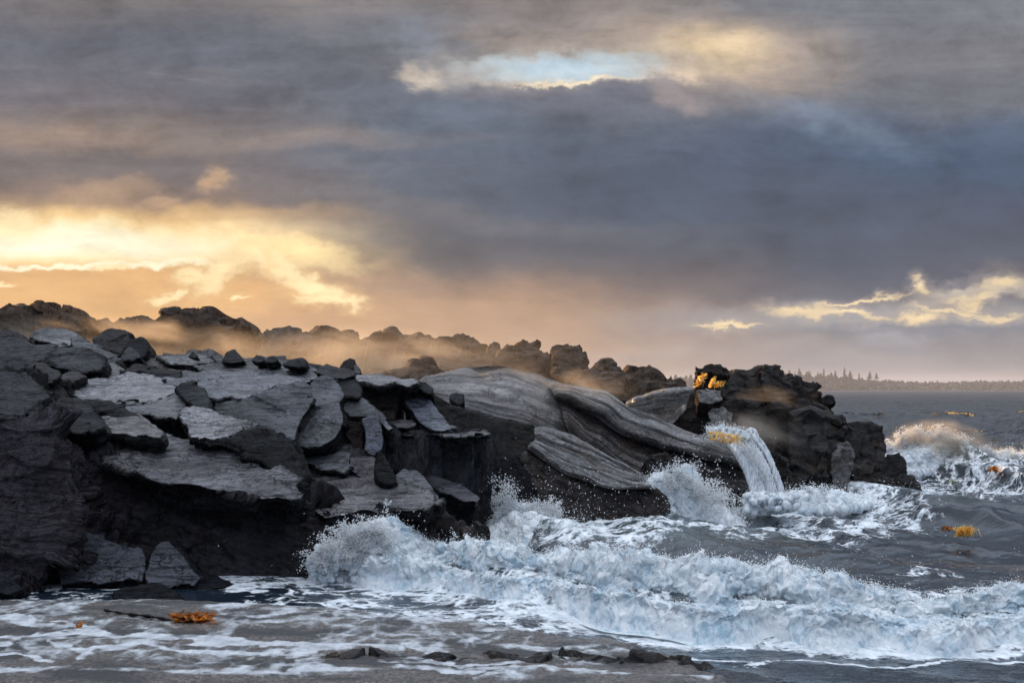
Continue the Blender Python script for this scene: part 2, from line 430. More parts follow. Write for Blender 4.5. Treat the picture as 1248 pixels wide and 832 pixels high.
def rock(name, label, pts, Y0, dY, dep=0.5, drop=0.3, style='slate', pale=0.6, tint=1.0, shr=0.88, amp=1.0,
         flow=None, vox=None, group=None, cat='rock', jagged=0.10, warm=None, mat=None, nbias=None):
    pts = [(p[0], p[1], p[2] if len(p) > 2 else 0.0) for p in pts]
    mx = max(p[1] for p in pts); mn = min(p[1] for p in pts)
    pts = jag(pts, 2, jagged)
    fr = np.array([P(a, b, Y0 + dY * (mx - b) / (mx - mn) + c) for a, b, c in pts])
    c = fr.mean(0)
    bk = c + (fr - c) * shr + np.array([0, dep, -drop])
    n = len(fr)
    V = np.vstack([fr, bk])
    Fc = [list(range(n)), list(range(2 * n - 1, n - 1, -1))] + [[k, k + n, (k + 1) % n + n, (k + 1) % n] for k in range(n)]
    size = np.ptp(fr, axis=0); ch = float(max(size[0], size[2], 0.2))
    u, s, vt = np.linalg.svd(fr - c); N = vt[2]
    if nbias is not None: N = np.array(nbias, float); N /= np.linalg.norm(N)
    if N[2] < 0: N = -N
    if abs(N[2]) < 0.15 and N[1] > 0: N = -N
    vs = vox or max(0.0011 * Y0, ch / 190.0)
    p, q, nn = voxel(V, Fc, vs)
    seed = random.uniform(0, 60)
    loc = (float(c[0]), float(c[1] + dep * 0.5), float(V[:, 2].min()))
    sp = p + seed
    sc = min(1.0, ch / 1.6) * amp
    clv = sstep(0.35, 0.85, nn @ N)
    if flow is None:
        fv = np.array([1.0, 0.25, random.uniform(-0.50, -0.12)]); fv -= N * (fv @ N); fv /= np.linalg.norm(fv)
    else:
        fv = np.array(flow, float); fv /= np.linalg.norm(fv)
    nv = N - fv * (N @ fv); nv /= np.linalg.norm(nv); av = np.cross(nv, fv)
    warp = np.stack([fbm(sp * (1.1 / max(ch, .6) + .5), 3), fbm(sp * (1.1 / max(ch, .6) + .5) + 40, 3), fbm(sp * (1.1 / max(ch, .6) + .5) + 80, 3)], 1)
    if style == 'slate':
        s_ = (p @ N) + warp[:, 0] * 0.05
        lay = perlin(np.stack([s_ * 13 + seed, p[:, 0] * .5, p[:, 1] * .5], 1)) + 0.6 * perlin(np.stack([s_ * 34 + seed, p[:, 0] * .9, p[:, 1] * .9], 1))
        lay = np.sign(lay) * np.abs(lay) ** 0.6
        t = fbm(np.stack([sp @ fv * .55, sp @ av * 1.7, sp @ nv * .8], 1), 4) * 3.2
        fl = (np.floor(t) + sstep(0.42, 0.58, t - np.floor(t))) / 3.2
        fc = facet(sp, 1.7, 3.0)
        d = (0.080 * lay * (1 - clv) + 0.048 * fl + 0.17 * fc * (1 - 0.80 * clv) + 0.016 * fbm(sp * 7, 4) + 0.010 * fbm(sp * 3, 3, ridged=True)) * sc
        p2 = p + warp * 0.055 * sc + nn * d[:, None]
    elif style == 'crag':
        f1 = facet(sp, 1.25 / max(ch, .5) * 1.4, 5.0) * max(ch, .5) / 1.4; f2 = facet(sp, 3.4 / max(ch, .5) * 1.4, 9.0) * max(ch, .5) / 1.4
        s_ = p @ np.array([0.25, 0.1, 0.95]) + warp[:, 0] * 0.3 * ch * .3
        lay = perlin(np.stack([s_ * 7 / max(ch, .6) * 2 + seed, p[:, 0] * .4, p[:, 1] * .4], 1))
        d = (0.24 * f1 + 0.26 * f2 + 0.05 * ch * lay + 0.03 * ch * fbm(sp * 3.2 / max(ch, .5) * 1.6, 5, ridged=True)) * amp
        p2 = p + warp * 0.11 * ch * amp + nn * d[:, None]
    else:
        fl = np.array(flow if flow is not None else (1, 0.1, -0.45), float); fl /= np.linalg.norm(fl)
        al = p @ fl; pr = p - al[:, None] * fl
        w2 = fbm(sp * 0.7, 3) * 0.35
        st = fbm(np.concatenate([(pr * 5.5 + w2[:, None] * 1.4)[:, 0:1], (pr * 5.5)[:, 1:2], (pr * 5.5 + w2[:, None])[:, 2:3]], 1) + fl * al[:, None] * 0.35 + seed, 4, ridged=True)
        d = (0.075 * st + 0.09 * fbm(sp * 0.9, 3) + 0.008 * fbm(sp * 8, 3)) * amp
        p2 = p + warp * 0.10 * amp + nn * d[:, None]
    m = mat or {'slate': M_SLATE, 'crag': M_CRAG, 'smooth': M_SMOOTH}[style]
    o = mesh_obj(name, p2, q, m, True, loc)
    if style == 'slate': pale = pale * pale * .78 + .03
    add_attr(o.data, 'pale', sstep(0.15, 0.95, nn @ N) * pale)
    bend = fbm(sp * 0.5 / max(ch, .6) * 1.5, 2) * (0.5 if style == 'smooth' else 0.12) * ch
    gr = np.stack([sp @ fv, sp @ av + bend, sp @ nv + bend * .5], 1)
    at = o.data.attributes.new('grain', 'FLOAT_VECTOR', 'POINT'); at.data.foreach_set('vector', gr.astype(np.float32).ravel())
    tint = (tint, tint, tint) if not isinstance(tint, tuple) else tint
    o.color = (*tint, 1.0)
    tag(o, label, cat, group)
    return o
BL = (0.66, 0.70, 0.78)     # blue slate
BR = (1.25, 0.95, 0.78)     # brown
# --- the misty ridge along the skyline
def ridge(label, pts, Y, dep=5.0, tint=1.0, amp=0.40, name='crag', pale=0.3):
    return rock(name, label, pts, Y, 1.6, dep, 0.6, 'crag', pale, tint, 0.8, amp, mat=M_RIDGE, jagged=0.09, cat='crag', vox=0.001 * Y + 0.012, group='crags along the misty skyline ridge')
ridge('broad brown crag at the far left end of the misty skyline ridge', [(-60, 376), (-5, 374), (4, 371), (10, 375), (28, 373), (40, 371), (56, 375), (72, 382), (96, 386), (106, 400), (118, 440), (-60, 460)], 37, 6)
ridge('low jagged crag between the far left crag and the flat-topped one on the skyline', [(92, 392), (104, 389), (112, 391), (124, 388), (134, 392), (146, 400), (152, 440), (88, 440)], 39)
ridge('small pointed brown crag touching the left side of the biggest flat-topped crag', [(138, 396), (146, 388), (158, 386), (170, 383), (176, 388), (182, 400), (178, 430), (138, 430)], 36, 3)
ridge('biggest flat-topped brown crag on the skyline with a long sloping left shoulder', [(150, 404), (166, 396), (190, 388), (197, 378), (222, 377), (252, 376), (264, 381), (282, 388), (288, 398), (291, 412), (300, 440), (310, 462), (140, 462), (142, 420)], 33, 6)
ridge('long low crag sloping down right of the biggest flat-topped crag', [(286, 402), (300, 405), (322, 406), (345, 414), (360, 440), (360, 460), (280, 460)], 38)
ridge('peaked crag with a pale patch on its left face', [(314, 408), (327, 403), (338, 399), (348, 402), (362, 402), (376, 408), (396, 425), (400, 450), (318, 452)], 35, 4, pale=0.6)
ridge('wide crag with a small knob on its peak, left of the notch in the ridge', [(368, 404), (380, 401), (392, 398), (404, 401), (412, 404), (422, 412), (428, 440), (366, 444)], 39, 4)
ridge('block shaped crag at the edge of the notch in the skyline ridge', [(411, 404), (420, 402), (431, 403), (436, 410), (434, 420), (444, 430), (446, 450), (410, 450)], 37, 3)
ridge('crag with one sharp peak right of the notch in the ridge', [(436, 418), (450, 411), (466, 406), (480, 401), (488, 406), (496, 420), (500, 450), (434, 452)], 36, 4)
ridge('square topped crag behind the drifting mist at the middle of the ridge', [(484, 408), (494, 404), (507, 405), (521, 406), (526, 412), (544, 412), (548, 440), (484, 446)], 38.5, 4)
ridge('humped crag falling steeply to the right behind the mist', [(540, 416), (550, 410), (558, 407), (572, 410), (586, 420), (594, 430), (600, 455), (536, 455)], 36, 4)
ridge('small round knob of rock standing alone on the skyline', [(592, 426), (596, 418), (603, 416), (610, 420), (609, 430), (604, 436), (606, 446), (590, 446)], 35, 1.2)
ridge('pointed brown crag over the pale smooth dome of rock', [(604, 434), (616, 426), (630, 421), (642, 415), (654, 414), (657, 427), (668, 432), (676, 440), (676, 458), (604, 458)], 33, 3)
ridge('rounded brown crag on the skyline above the folded rock', [(671, 426), (680, 421), (692, 420), (704, 421), (714, 428), (718, 440), (716, 450), (700, 462), (672, 458)], 32, 2.5)
ridge('low brown hump between the rounded crag and the end of the ridge', [(718, 450), (726, 442), (739, 437), (748, 441), (756, 449), (764, 470), (716, 474)], 36, 2.5)
ridge('last jagged crag where the ridge runs down to the water', [(742, 456), (756, 455), (766, 449), (782, 446), (792, 451), (806, 455), (818, 462), (830, 463), (837, 474), (838, 482), (744, 484)], 38, 4)
ridge('crag in thin mist in front of the ridge, below the rounded one', [(700, 462), (716, 452), (738, 447), (750, 458), (760, 480), (700, 480)], 30, 2.5)
ridge('low brown rock lying in the thickest mist below the notch', [(470, 452), (486, 448), (504, 441), (518, 436), (530, 443), (540, 455), (540, 470), (470, 470)], 27, 2)
ridge('square brown rock rising through the mist under the sharp peak', [(472, 432), (480, 425), (492, 424), (497, 436), (498, 452), (470, 452)], 31, 1.5)
ridge('brown rock face half hidden by mist left of the sharp peak', [(340, 426), (370, 416), (400, 418), (430, 424), (440, 436), (446, 462), (330, 462)], 31, 3, amp=.4)
ridge('brown shoulder of rock half hidden by mist right of the sharp peak', [(500, 425), (540, 420), (570, 428), (600, 436), (610, 460), (500, 462)], 31, 3, amp=.4)
# --- middle distance, left
R = rock
R('boulder', 'pale grey angular boulder with split facets near the left edge of the skyline', [(34, 411), (44, 404), (58, 399), (72, 400), (84, 403), (96, 407), (92, 416), (82, 424), (64, 420), (48, 416)], 21, 0.6, 1.0, .2, 'slate', 1.0, 1.15, .85, vox=.02)
R('boulder', 'dark brown pyramid of rock against the left part of the ridge', [(112, 414), (126, 404), (136, 400), (148, 402), (156, 408), (158, 420), (148, 432), (128, 428), (114, 420)], 20.5, 0.6, 1.0, .2, 'slate', .2, BR, vox=.02)
R('boulder', 'dark upright block right of the brown pyramid on the left', [(152, 424), (158, 414), (170, 410), (178, 414), (180, 426), (176, 435), (160, 436)], 19.5, 0.3, .7, .2, 'slate', .1, .6, vox=.02)
R('boulder', 'small mid-grey pointed rock in front of the dark upright block', [(146, 434), (152, 426), (159, 422), (168, 428), (173, 436), (162, 440), (148, 440)], 18.6, 0.4, .6, .2, 'slate', .4, .9, vox=.02)
R('flat_rock', 'grey sloping slab between the pale angular boulder and the dark pyramid', [(84, 412), (96, 408), (112, 418), (140, 432), (152, 442), (130, 446), (108, 436), (90, 424)], 19.5, 0.9, .5, .3, 'slate', .8, .8, vox=.02)
R('boulder', 'low dark rock at the left edge in front of the ridge', [(-20, 404), (6, 402), (20, 404), (34, 414), (26, 424), (-20, 422)], 20, .5, .8, .2, 'slate', .2, BR, vox=.02)
R('flat_rock', 'long smooth grey-brown slab running down from the left edge', [(-40, 408), (0, 411), (30, 414), (70, 422), (112, 431), (124, 438), (123, 449), (104, 454), (70, 449), (30, 438), (-40, 428)], 17, .8, .9, .5, 'slate', .55, (0.9, .84, .84), amp=.6, vox=.02)
R('boulder', 'long low dark rock behind the slabs, under the small pyramid stones', [(150, 446), (170, 436), (200, 431), (240, 432), (278, 436), (310, 440), (345, 444), (390, 448), (400, 458), (300, 462), (190, 462)], 18.5, 2.4, 1.2, .5, 'crag', .6, .9, amp=.25, vox=.025)
R('flat_rock', 'flat pale plate behind the small pyramids left of centre', [(194, 436), (204, 431), (232, 431), (252, 434), (262, 440), (236, 444), (206, 443)], 19.2, 1.2, .2, .18, 'slate', 1.0, 1.1, .9, vox=.02)
R('flat_rock', 'broken flat plate with rubble on it behind the long top slab', [(232, 446), (270, 438), (330, 440), (352, 446), (344, 452), (280, 454), (240, 452)], 18.0, 1.2, .2, .18, 'slate', .8, .8, .9, vox=.02)
R('stone', 'small dark pyramid stone on the skyline slabs left of centre', [(268, 440), (276, 429), (284, 425), (290, 431), (298, 440), (286, 443)], 18.4, .3, .5, .1, 'slate', .1, .5, vox=.018)
R('stone', 'smallest dark pointed stone left of the pyramid stone', [(229, 435), (235, 427), (241, 434), (238, 437)], 19, .15, .3, .05, 'slate', .1, .6, vox=.016)
R('stone', 'low dark stone at the left of the pair on the top slab', [(306, 440), (312, 432), (320, 433), (324, 439), (316, 442)], 17.8, .2, .4, .1, 'slate', .1, .5, vox=.018)
R('stone', 'rounder dark stone at the right of the pair on the top slab', [(320, 441), (326, 434), (334, 433), (340, 440), (330, 443)], 17.6, .2, .4, .1, 'slate', .1, .45, vox=.018)
R('stone', 'shiny dark wedge of stone lying on the back edge of the long top slab', [(344, 445), (352, 438), (366, 435), (372, 440), (373, 447), (356, 448)], 17.4, .2, .5, .1, 'slate', .2, .55, vox=.018)
R('stone', 'brown leaning stone poking out of the mist behind the cap stone', [(412, 450), (418, 440), (426, 436), (432, 438), (432, 448), (424, 454)], 23, .2, .6, .1, 'slate', .2, BR, vox=.02)
R('stone', 'pale blue-grey upright stone on the edge behind the cap stone', [(430, 454), (430, 446), (434, 443), (438, 448), (441, 455), (434, 456)], 18.5, .1, .3, .1, 'slate', .9, BL, vox=.016)
# jumble at the left
R('boulder', 'dark grey boulder with a smooth right flank above the biggest left boulder', [(-30, 428), (0, 431), (16, 433), (26, 441), (36, 458), (46, 478), (55, 494), (40, 504), (10, 508), (-30, 506)], 13.6, 1.4, 1.6, .5, 'slate', .45, .8, vox=.018)
R('boulder', 'small dark wedge under the long smooth slab at the left', [(20, 446), (34, 439), (52, 441), (60, 448), (74, 456), (62, 466), (46, 466), (32, 458)], 15.2, .8, .9, .4, 'slate', .45, .8, vox=.018)
R('flat_rock', 'thin tilted flake of slate just left of the silver oval slab', [(62, 464), (76, 456), (94, 451), (106, 458), (96, 462), (76, 468)], 15.8, .8, .3, .15, 'slate', .6, .8, vox=.018)
R('boulder', 'dark rock between the smooth flank and the silver oval slab', [(38, 470), (52, 462), (68, 468), (80, 482), (78, 498), (60, 500), (46, 490)], 14.8, .8, .8, .4, 'slate', .25, .6, vox=.018)
R('flat_rock', 'small pale slab behind the silver oval slab', [(112, 456), (126, 443), (138, 442), (150, 448), (157, 455), (146, 459), (128, 461)], 17.2, .8, .3, .2, 'slate', 1.0, 1.0, vox=.018)
R('boulder', 'dark broken rock between the small pale slab and the long top slab', [(148, 452), (164, 442), (190, 448), (220, 452), (214, 462), (190, 464), (160, 460)], 17.0, .8, .6, .3, 'slate', .2, .6, vox=.018)
R('flat_rock', 'silver oval slab, broadest flat top among the left slabs', [(66, 473), (90, 466), (114, 462), (150, 456), (176, 454), (186, 456), (194, 461), (210, 468), (219, 473), (216, 479), (196, 487), (170, 491), (146, 493), (130, 490), (118, 494), (96, 486), (78, 480)], 15.3, 1.9, .15, .16, 'slate', 1.35, 1.15, .95, .7, vox=.015)
R('flat_rock', 'curved slab stuck out from under the silver oval slab', [(140, 498), (168, 492), (196, 487), (214, 476), (224, 476), (229, 486), (224, 500), (214, 512), (196, 508), (170, 504)], 14.9, 1.0, .3, .2, 'slate', .95, 1.0, .9, .7, vox=.015)
R('boulder', 'dark wedge jammed under the silver oval slab', [(104, 488), (130, 490), (150, 498), (172, 506), (166, 512), (138, 508), (116, 500)], 14.8, .5, .8, .3, 'slate', .1, .5, vox=.016)
R('boulder', 'dark square-cut block right of the silver oval slab', [(214, 473), (222, 466), (234, 464), (250, 472), (256, 486), (256, 500), (240, 498), (228, 490)], 15.2, .6, .7, .3, 'slate', .3, .65, vox=.015)
R('flat_rock', 'flat brown-grey stone lying on the big silver wedge', [(121, 507), (140, 505), (166, 504), (174, 508), (190, 518), (199, 525), (196, 533), (182, 532), (160, 531), (136, 528), (126, 518)], 13.9, 1.2, .15, .14, 'slate', 1.15, (1.1, 1.02, .98), .92, .7, vox=.014)
R('boulder', 'round shaggy dark boulder left of the flat brown-grey stone', [(68, 512), (80, 500), (94, 495), (108, 498), (118, 508), (124, 520), (112, 526), (88, 526), (74, 522)], 13.7, .6, .7, .3, 'slate', .35, .7, amp=1.1, vox=.015)
R('boulder', 'fibrous dark lump above the biggest left boulder', [(30, 512), (44, 500), (58, 496), (72, 502), (78, 514), (70, 524), (48, 526), (34, 522)], 13.4, .6, .7, .3, 'slate', .3, .6, amp=1.1, vox=.015)
R('boulder', 'low dark rock with a jagged crest between the shaggy boulder and the oval slab', [(58, 498), (72, 486), (96, 484), (112, 494), (118, 500), (98, 504), (76, 502)], 14.2, .6, .6, .3, 'slate', .2, .6, amp=1.2, vox=.015)
R('flat_rock', 'striped silver slab with a curled lip, over the dark round hollow', [(217, 504), (226, 496), (236, 495), (262, 503), (290, 510), (308, 513), (315, 517), (300, 524), (276, 532), (252, 537), (236, 536), (226, 522)], 14.1, 1.2, .2, .16, 'slate', 1.3, 1.1, .94, .8, vox=.014)
R('flat_rock', 'long silver-blue slab forming the level skyline left of centre', [(186, 462), (204, 455), (250, 452), (300, 450), (340, 448), (376, 448), (396, 451), (404, 456), (400, 461), (376, 465), (344, 471), (316, 480), (296, 486), (268, 487), (250, 484), (232, 474), (204, 468)], 15.6, 2.4, .2, .2, 'slate', 1.15, (.98, 1.03, 1.12), .96, .6, vox=.016)
R('cracked_rock', 'blue-grey cracked rock face directly under the long silver-blue slab', [(262, 488), (296, 485), (330, 475), (370, 464), (380, 470), (384, 482), (376, 500), (366, 518), (358, 536), (346, 540), (330, 532), (300, 522), (262, 502)], 14.7, 1.3, 1.2, .5, 'slate', .75, BL, .85, .8, vox=.015)
R('cracked_rock', 'blue-grey fractured face right of the winding crack below the level slab', [(378, 466), (396, 458), (404, 460), (414, 470), (419, 480), (413, 490), (420, 508), (414, 526), (404, 538), (388, 544), (370, 544), (360, 538), (368, 520), (380, 498)], 14.9, 1.4, 1.2, .5, 'slate', .8, BL, .85, .8, vox=.015)
R('boulder', 'dark lens-shaped boulder side under the curled striped slab', [(232, 536), (262, 536), (300, 523), (316, 518), (336, 526), (352, 542), (364, 560), (372, 580), (366, 590), (344, 578), (316, 560), (280, 548)], 13.6, .6, 1.3, .5, 'slate', .15, .45, .85, .8, vox=.015)
# the big wedge and what lies beneath it
R('flat_rock', 'huge silver wedge slab overhanging the black hollow at the shore', [(106, 530), (128, 524), (150, 520), (190, 524), (232, 532), (270, 543), (306, 556), (336, 570), (360, 586), (373, 600), (366, 608), (330, 606), (290, 600), (250, 594), (214, 590), (180, 582), (150, 570), (124, 556), (110, 546)], 12.9, 1.9, .25, .30, 'slate', 1.0, (1.05, 1.0, 1.04), .95, .9, vox=.014)
R('boulder', 'black overhung rock wall below the huge silver wedge', [(108, 548), (150, 568), (200, 588), (260, 598), (330, 608), (386, 616), (398, 640), (396, 676), (388, 706), (300, 708), (240, 706), (150, 706), (112, 700), (104, 640)], 13.5, .5, 1.8, .3, 'slate', .35, (2.2, 2.0, 2.0), .95, 1.7, vox=.017)
R('boulder', 'tallest and darkest boulder, filling the left edge down to the water', [(-40, 506), (10, 508), (34, 516), (58, 520), (74, 532), (86, 550), (89, 580), (86, 620), (80, 650), (66, 682), (56, 706), (44, 718), (0, 722), (-40, 724)], 12.5, .9, 1.6, .3, 'slate', .30, (2.3, 2.0, 2.15), .85, 1.9, vox=.016)
R('boulder', 'blue-black slab of rock leaning at the foot of the black hollow', [(66, 688), (76, 668), (86, 645), (106, 648), (128, 657), (148, 664), (176, 668), (180, 684), (174, 708), (120, 712), (72, 712)], 12.7, .6, .8, .4, 'slate', .85, (.6, .68, .82), .85, 1.0, vox=.014)
R('boulder', 'dark pointed rock beside the blue-black slab at the waterline', [(176, 700), (180, 684), (186, 670), (196, 660), (206, 659), (218, 672), (232, 690), (246, 704), (238, 714), (200, 716), (180, 712)], 12.6, .5, .7, .3, 'slate', .85, (.6, .66, .78), .85, 1.1, vox=.014)
R('boulder', 'low wet rock with small jags right of the dark pointed rock', [(226, 700), (244, 696), (262, 700), (282, 708), (276, 716), (236, 718)], 12.6, .4, .6, .2, 'slate', .3, (.5, .6, .75), .85, .9, vox=.014)
R('stone', 'smooth low dark stone on the wet sand in front of the hollow', [(134, 724), (148, 716), (172, 711), (196, 711), (212, 718), (222, 728), (216, 738), (190, 738), (160, 736), (142, 732)], 11.9, .5, .5, .2, 'slate', .2, (.6, .64, .7), .8, .5, vox=.013)
R('stone', 'dark stone cut by the left edge at the waterline', [(-20, 706), (4, 703), (18, 708), (27, 718), (10, 724), (-20, 724)], 11.9, .4, .5, .2, 'slate', .3, (.6, .7, .85), .8, .8, vox=.014)
# centre shelf
R('flat_rock', 'broad silver-brown shelf above the white splash', [(362, 572), (372, 562), (400, 568), (440, 576), (480, 584), (512, 594), (531, 606), (534, 612), (520, 620), (490, 622), (456, 622), (424, 626), (396, 632), (380, 622), (370, 602)], 13.6, 1.9, .25, .25, 'slate', 1.05, (1.08, 1.0, 1.0), .95, .9, vox=.014)
R('boulder', 'dark brown rock wall under the broad silver-brown shelf', [(384, 630), (420, 624), (470, 622), (520, 618), (536, 610), (548, 636), (552, 670), (540, 700), (480, 712), (410, 712), (386, 700)], 14.0, .3, 1.5, .3, 'crag', .15, .9, .95, .35, vox=.016)
R('boulder', 'rough dark lump with a hollow at the tip of the centre shelf', [(528, 640), (536, 632), (552, 634), (566, 642), (582, 636), (594, 640), (597, 660), (596, 684), (580, 694), (552, 696), (530, 690)], 14.3, .4, .9, .3, 'crag', .3, .9, .9, .45, vox=.015)
R('boulder', 'grey fan-grained rock standing on the broad shelf', [(352, 554), (362, 545), (376, 536), (392, 531), (410, 530), (424, 536), (432, 548), (426, 566), (418, 576), (392, 572), (366, 566)], 14.9, 1.0, .8, .4, 'slate', 1.0, (1.0, 1.02, 1.08), .85, .9, vox=.014)
R('boulder', 'ridged rock with a splintered crest right of the fan-grained rock', [(424, 540), (436, 542), (450, 552), (462, 566), (474, 586), (462, 590), (440, 584), (424, 574), (428, 556)], 14.8, .8, .7, .4, 'slate', .8, (1.05, 1.0, 1.0), .85, 1.3, vox=.014)
R('stone', 'dark splinter of rock standing up from the shelf', [(458, 584), (458, 562), (463, 546), (470, 556), (478, 572), (484, 588), (470, 592)], 14.6, .2, .3, .2, 'slate', .2, .7, .85, 1.0, vox=.012)
R('flat_rock', 'rounded blue-grey slab leaning at the right end of the shelf', [(482, 578), (490, 571), (506, 572), (520, 584), (530, 598), (535, 610), (522, 608), (504, 602), (488, 592)], 14.4, .8, .4, .3, 'slate', .9, BL, .88, .8, vox=.013)
R('flat_rock', 'thin flat slab with a curved tip projecting over a dark gap', [(502, 576), (516, 576), (540, 582), (562, 590), (578, 600), (587, 608), (580, 612), (562, 610), (546, 602), (524, 592)], 15.0, 1.2, .2, .14, 'slate', .8, (.9, .92, 1.0), .94, .8, vox=.014)
R('boulder', 'black layered block below the thin projecting slab', [(526, 598), (548, 604), (566, 612), (582, 614), (584, 630), (578, 642), (556, 640), (534, 632)], 15.3, .3, .8, .2, 'slate', .1, .5, .9, 1.4, vox=.014)
# blocks and columns
R('stone', 'dark cap stone with a rusty underside at the top of the columns', [(382, 452), (388, 447), (398, 443), (408, 446), (422, 448), (431, 454), (432, 458), (420, 462), (402, 460), (390, 456)], 16.4, .6, .7, .25, 'slate', .5, .7, .9, .8, vox=.016)
R('boulder', 'dark jumbled block under the cap stone', [(402, 462), (420, 461), (432, 462), (440, 472), (438, 484), (428, 482), (414, 480)], 16.0, .5, .8, .3, 'slate', .1, .5, .9, 1.2, vox=.015)
R('flat_rock', 'tilted blue-grey lath of slate pointing down from the winding crack', [(412, 484), (420, 478), (430, 478), (444, 486), (458, 498), (470, 510), (482, 520), (474, 524), (458, 512), (442, 508), (426, 508), (416, 496)], 15.4, .9, .4, .3, 'slate', .85, BL, .9, .7, vox=.014)
R('upright_rock', 'brown layered column left of the blue-grey pillars', [(418, 508), (430, 506), (442, 510), (444, 528), (442, 548), (430, 546), (420, 530)], 15.5, .3, .8, .2, 'slate', .2, BR, .9, 1.2, vox=.014)
R('upright_rock', 'blue-grey square pillar with a clean face', [(441, 510), (450, 506), (462, 508), (466, 524), (466, 548), (456, 556), (443, 548)], 15.3, .25, .8, .2, 'slate', .9, (.7, .82, 1.05), .9, .6, vox=.014)
for i, (a, b, t0, b0, tint, lab) in enumerate((
        (463, 486, 516, 574, 2.4, 'dark rough column at the left end of the row of columns'),
        (484, 520, 530, 606, 2.0, 'widest black column in the row'),
        (516, 538, 527, 616, (.8, .9, 1.1), 'blue-grey column between the widest black one and the wet one'),
        (535, 552, 526, 622, 2.8, 'narrow black wet column at the middle of the row'),
        (549, 569, 526, 626, 2.3, 'smooth black column left of the pale stripe'),
        (566, 577, 530, 628, (.9, 1.05, 1.3), 'pale blue stripe of a column, the slimmest in the row'),
        (574, 597, 532, 630, 2.4, 'dark outermost column with a ragged corner at the right end of the row'))):
    pale = 0.5 if isinstance(tint, tuple) else 0.12
    w = b - a
    R('upright_rock', lab, [(a, t0 + 3), (a + w * .3, t0), (a + w * .7, t0 - 1), (b, t0 + 4), (b + 1, (t0 + b0) / 2), (b - 1, b0), (a + w * .4, b0 + 3), (a, b0 - 2), (a - 1, (t0 + b0) / 2)], 15.9 + i * .07, .12, 1.0, .05, 'slate', pale + .15, tint, .92, .8, vox=.014, group='row of upright slate columns', jagged=.03, nbias=(0.1, -1, 0.12), flow=(0.05, 0, 1))
R('flat_rock', 'thin ledge of slate capping the row of columns', [(474, 525), (490, 520), (520, 519), (556, 520), (584, 524), (596, 529), (574, 530), (530, 529), (490, 529)], 15.9, 1.1, .2, .05, 'slate', .9, .9, .95, .8, vox=.014)
R('flat_rock', 'small flat stone balanced on the ledge over the columns', [(478, 514), (488, 511), (502, 511), (508, 516), (500, 521), (482, 521)], 16.1, .6, .2, .14, 'slate', .9, .9, .92, .8, vox=.014)
R('boulder', 'dark layered rock in the recess between lath and leaning triangle', [(440, 470), (462, 468), (484, 470), (486, 486), (482, 512), (468, 512), (448, 494)], 16.6, .5, .8, .3, 'slate', .25, BR, .92, 1.2, vox=.016)
R('flat_rock', 'pale jagged plate on the skyline above the recess', [(427, 459), (440, 456), (462, 456), (484, 459), (504, 462), (508, 467), (498, 470), (468, 468), (440, 466)], 16.5, 1.4, .25, .16, 'slate', 1.15, 1.1, .93, .9, vox=.016)
R('flat_rock', 'leaning blue-grey triangular slab behind the columns', [(486, 468), (496, 466), (508, 472), (522, 484), (536, 502), (548, 516), (556, 522), (544, 525), (524, 523), (508, 512), (494, 494)], 16.2, 1.2, .6, .3, 'slate', .9, (.85, .96, 1.15), .92, .5, vox=.015)
R('boulder', 'small dark knob at the head of the smooth black slope', [(506, 470), (510, 464), (520, 466), (528, 472), (527, 480), (516, 478)], 16.8, .2, .6, .2, 'slate', .1, .5, .9, .8, vox=.015)
R('boulder', 'pale upright stone on the smooth dome behind the black slope', [(548, 486), (549, 480), (556, 478), (565, 480), (565, 490), (560, 494), (552, 490)], 18.8, .15, .5, .2, 'slate', .6, BL, .9, .7, vox=.018)
R('boulder', 'smooth black slope of rock falling right behind the columns', [(502, 472), (524, 480), (552, 492), (590, 504), (628, 512), (650, 518), (649, 532), (642, 556), (632, 580), (612, 580), (588, 560), (560, 544), (536, 524), (514, 500)], 17.2, .9, 1.4, .4, 'smooth', .10, .30, .9, .35, vox=.015, jagged=.02, flow=(1, .2, -.3))
R('boulder', 'black blocky rock below the black slope, behind the rising splash', [(590, 560), (612, 556), (626, 556), (634, 568), (646, 580), (654, 598), (652, 640), (590, 642)], 16.8, .4, 1.2, .3, 'slate', .15, (.45, .5, .62), .9, 1.0, vox=.016)
# striated rock and folded rock
R('boulder', 'dark brown-grey block whose wet face drops below the striped ledge', [(640, 552), (662, 566), (692, 582), (730, 595), (766, 599), (800, 596), (810, 606), (813, 626), (811, 654), (780, 658), (720, 654), (660, 640), (642, 612), (634, 580)], 17.0, .35, 1.6, .3, 'smooth', .35, (1.3, 1.15, 1.1), .9, .9, vox=.017, flow=(.9, .1, -.5))
# the dark crag standing in the sea
def crag(label, pts, Y, dY=.8, dep=1.8, tint=1.0, pale=.2, amp=.42, name='crag', **k):
    return rock(name, label, pts, Y, dY, dep, .3, 'crag', pale, tint, .85, amp, vox=.0185, group='rocks of the dark crag standing in the sea', **k)
crag('flat-topped block at the summit of the dark sea crag', [(874, 456), (884, 451), (900, 451), (922, 449), (932, 447), (946, 458), (952, 474), (950, 490), (920, 494), (890, 488), (876, 474)], 24.2, .6, amp=.3)
crag('pointed horn of rock rising right of the summit block', [(926, 450), (930, 444), (942, 446), (950, 445), (954, 456), (966, 462), (970, 486), (940, 494), (930, 474)], 24.0, .6, amp=.35)
crag('stepped rock with small knobs on the right skyline of the crag', [(956, 466), (964, 459), (978, 459), (984, 466), (996, 467), (1001, 476), (1000, 488), (1012, 500), (1010, 520), (980, 524), (958, 500)], 23.8, .7, amp=.55)
crag('small black knob sticking out over the sea from the crag', [(1000, 484), (1008, 481), (1018, 482), (1019, 489), (1008, 494), (1001, 492)], 24.2, .1, .6, .6, amp=.3)
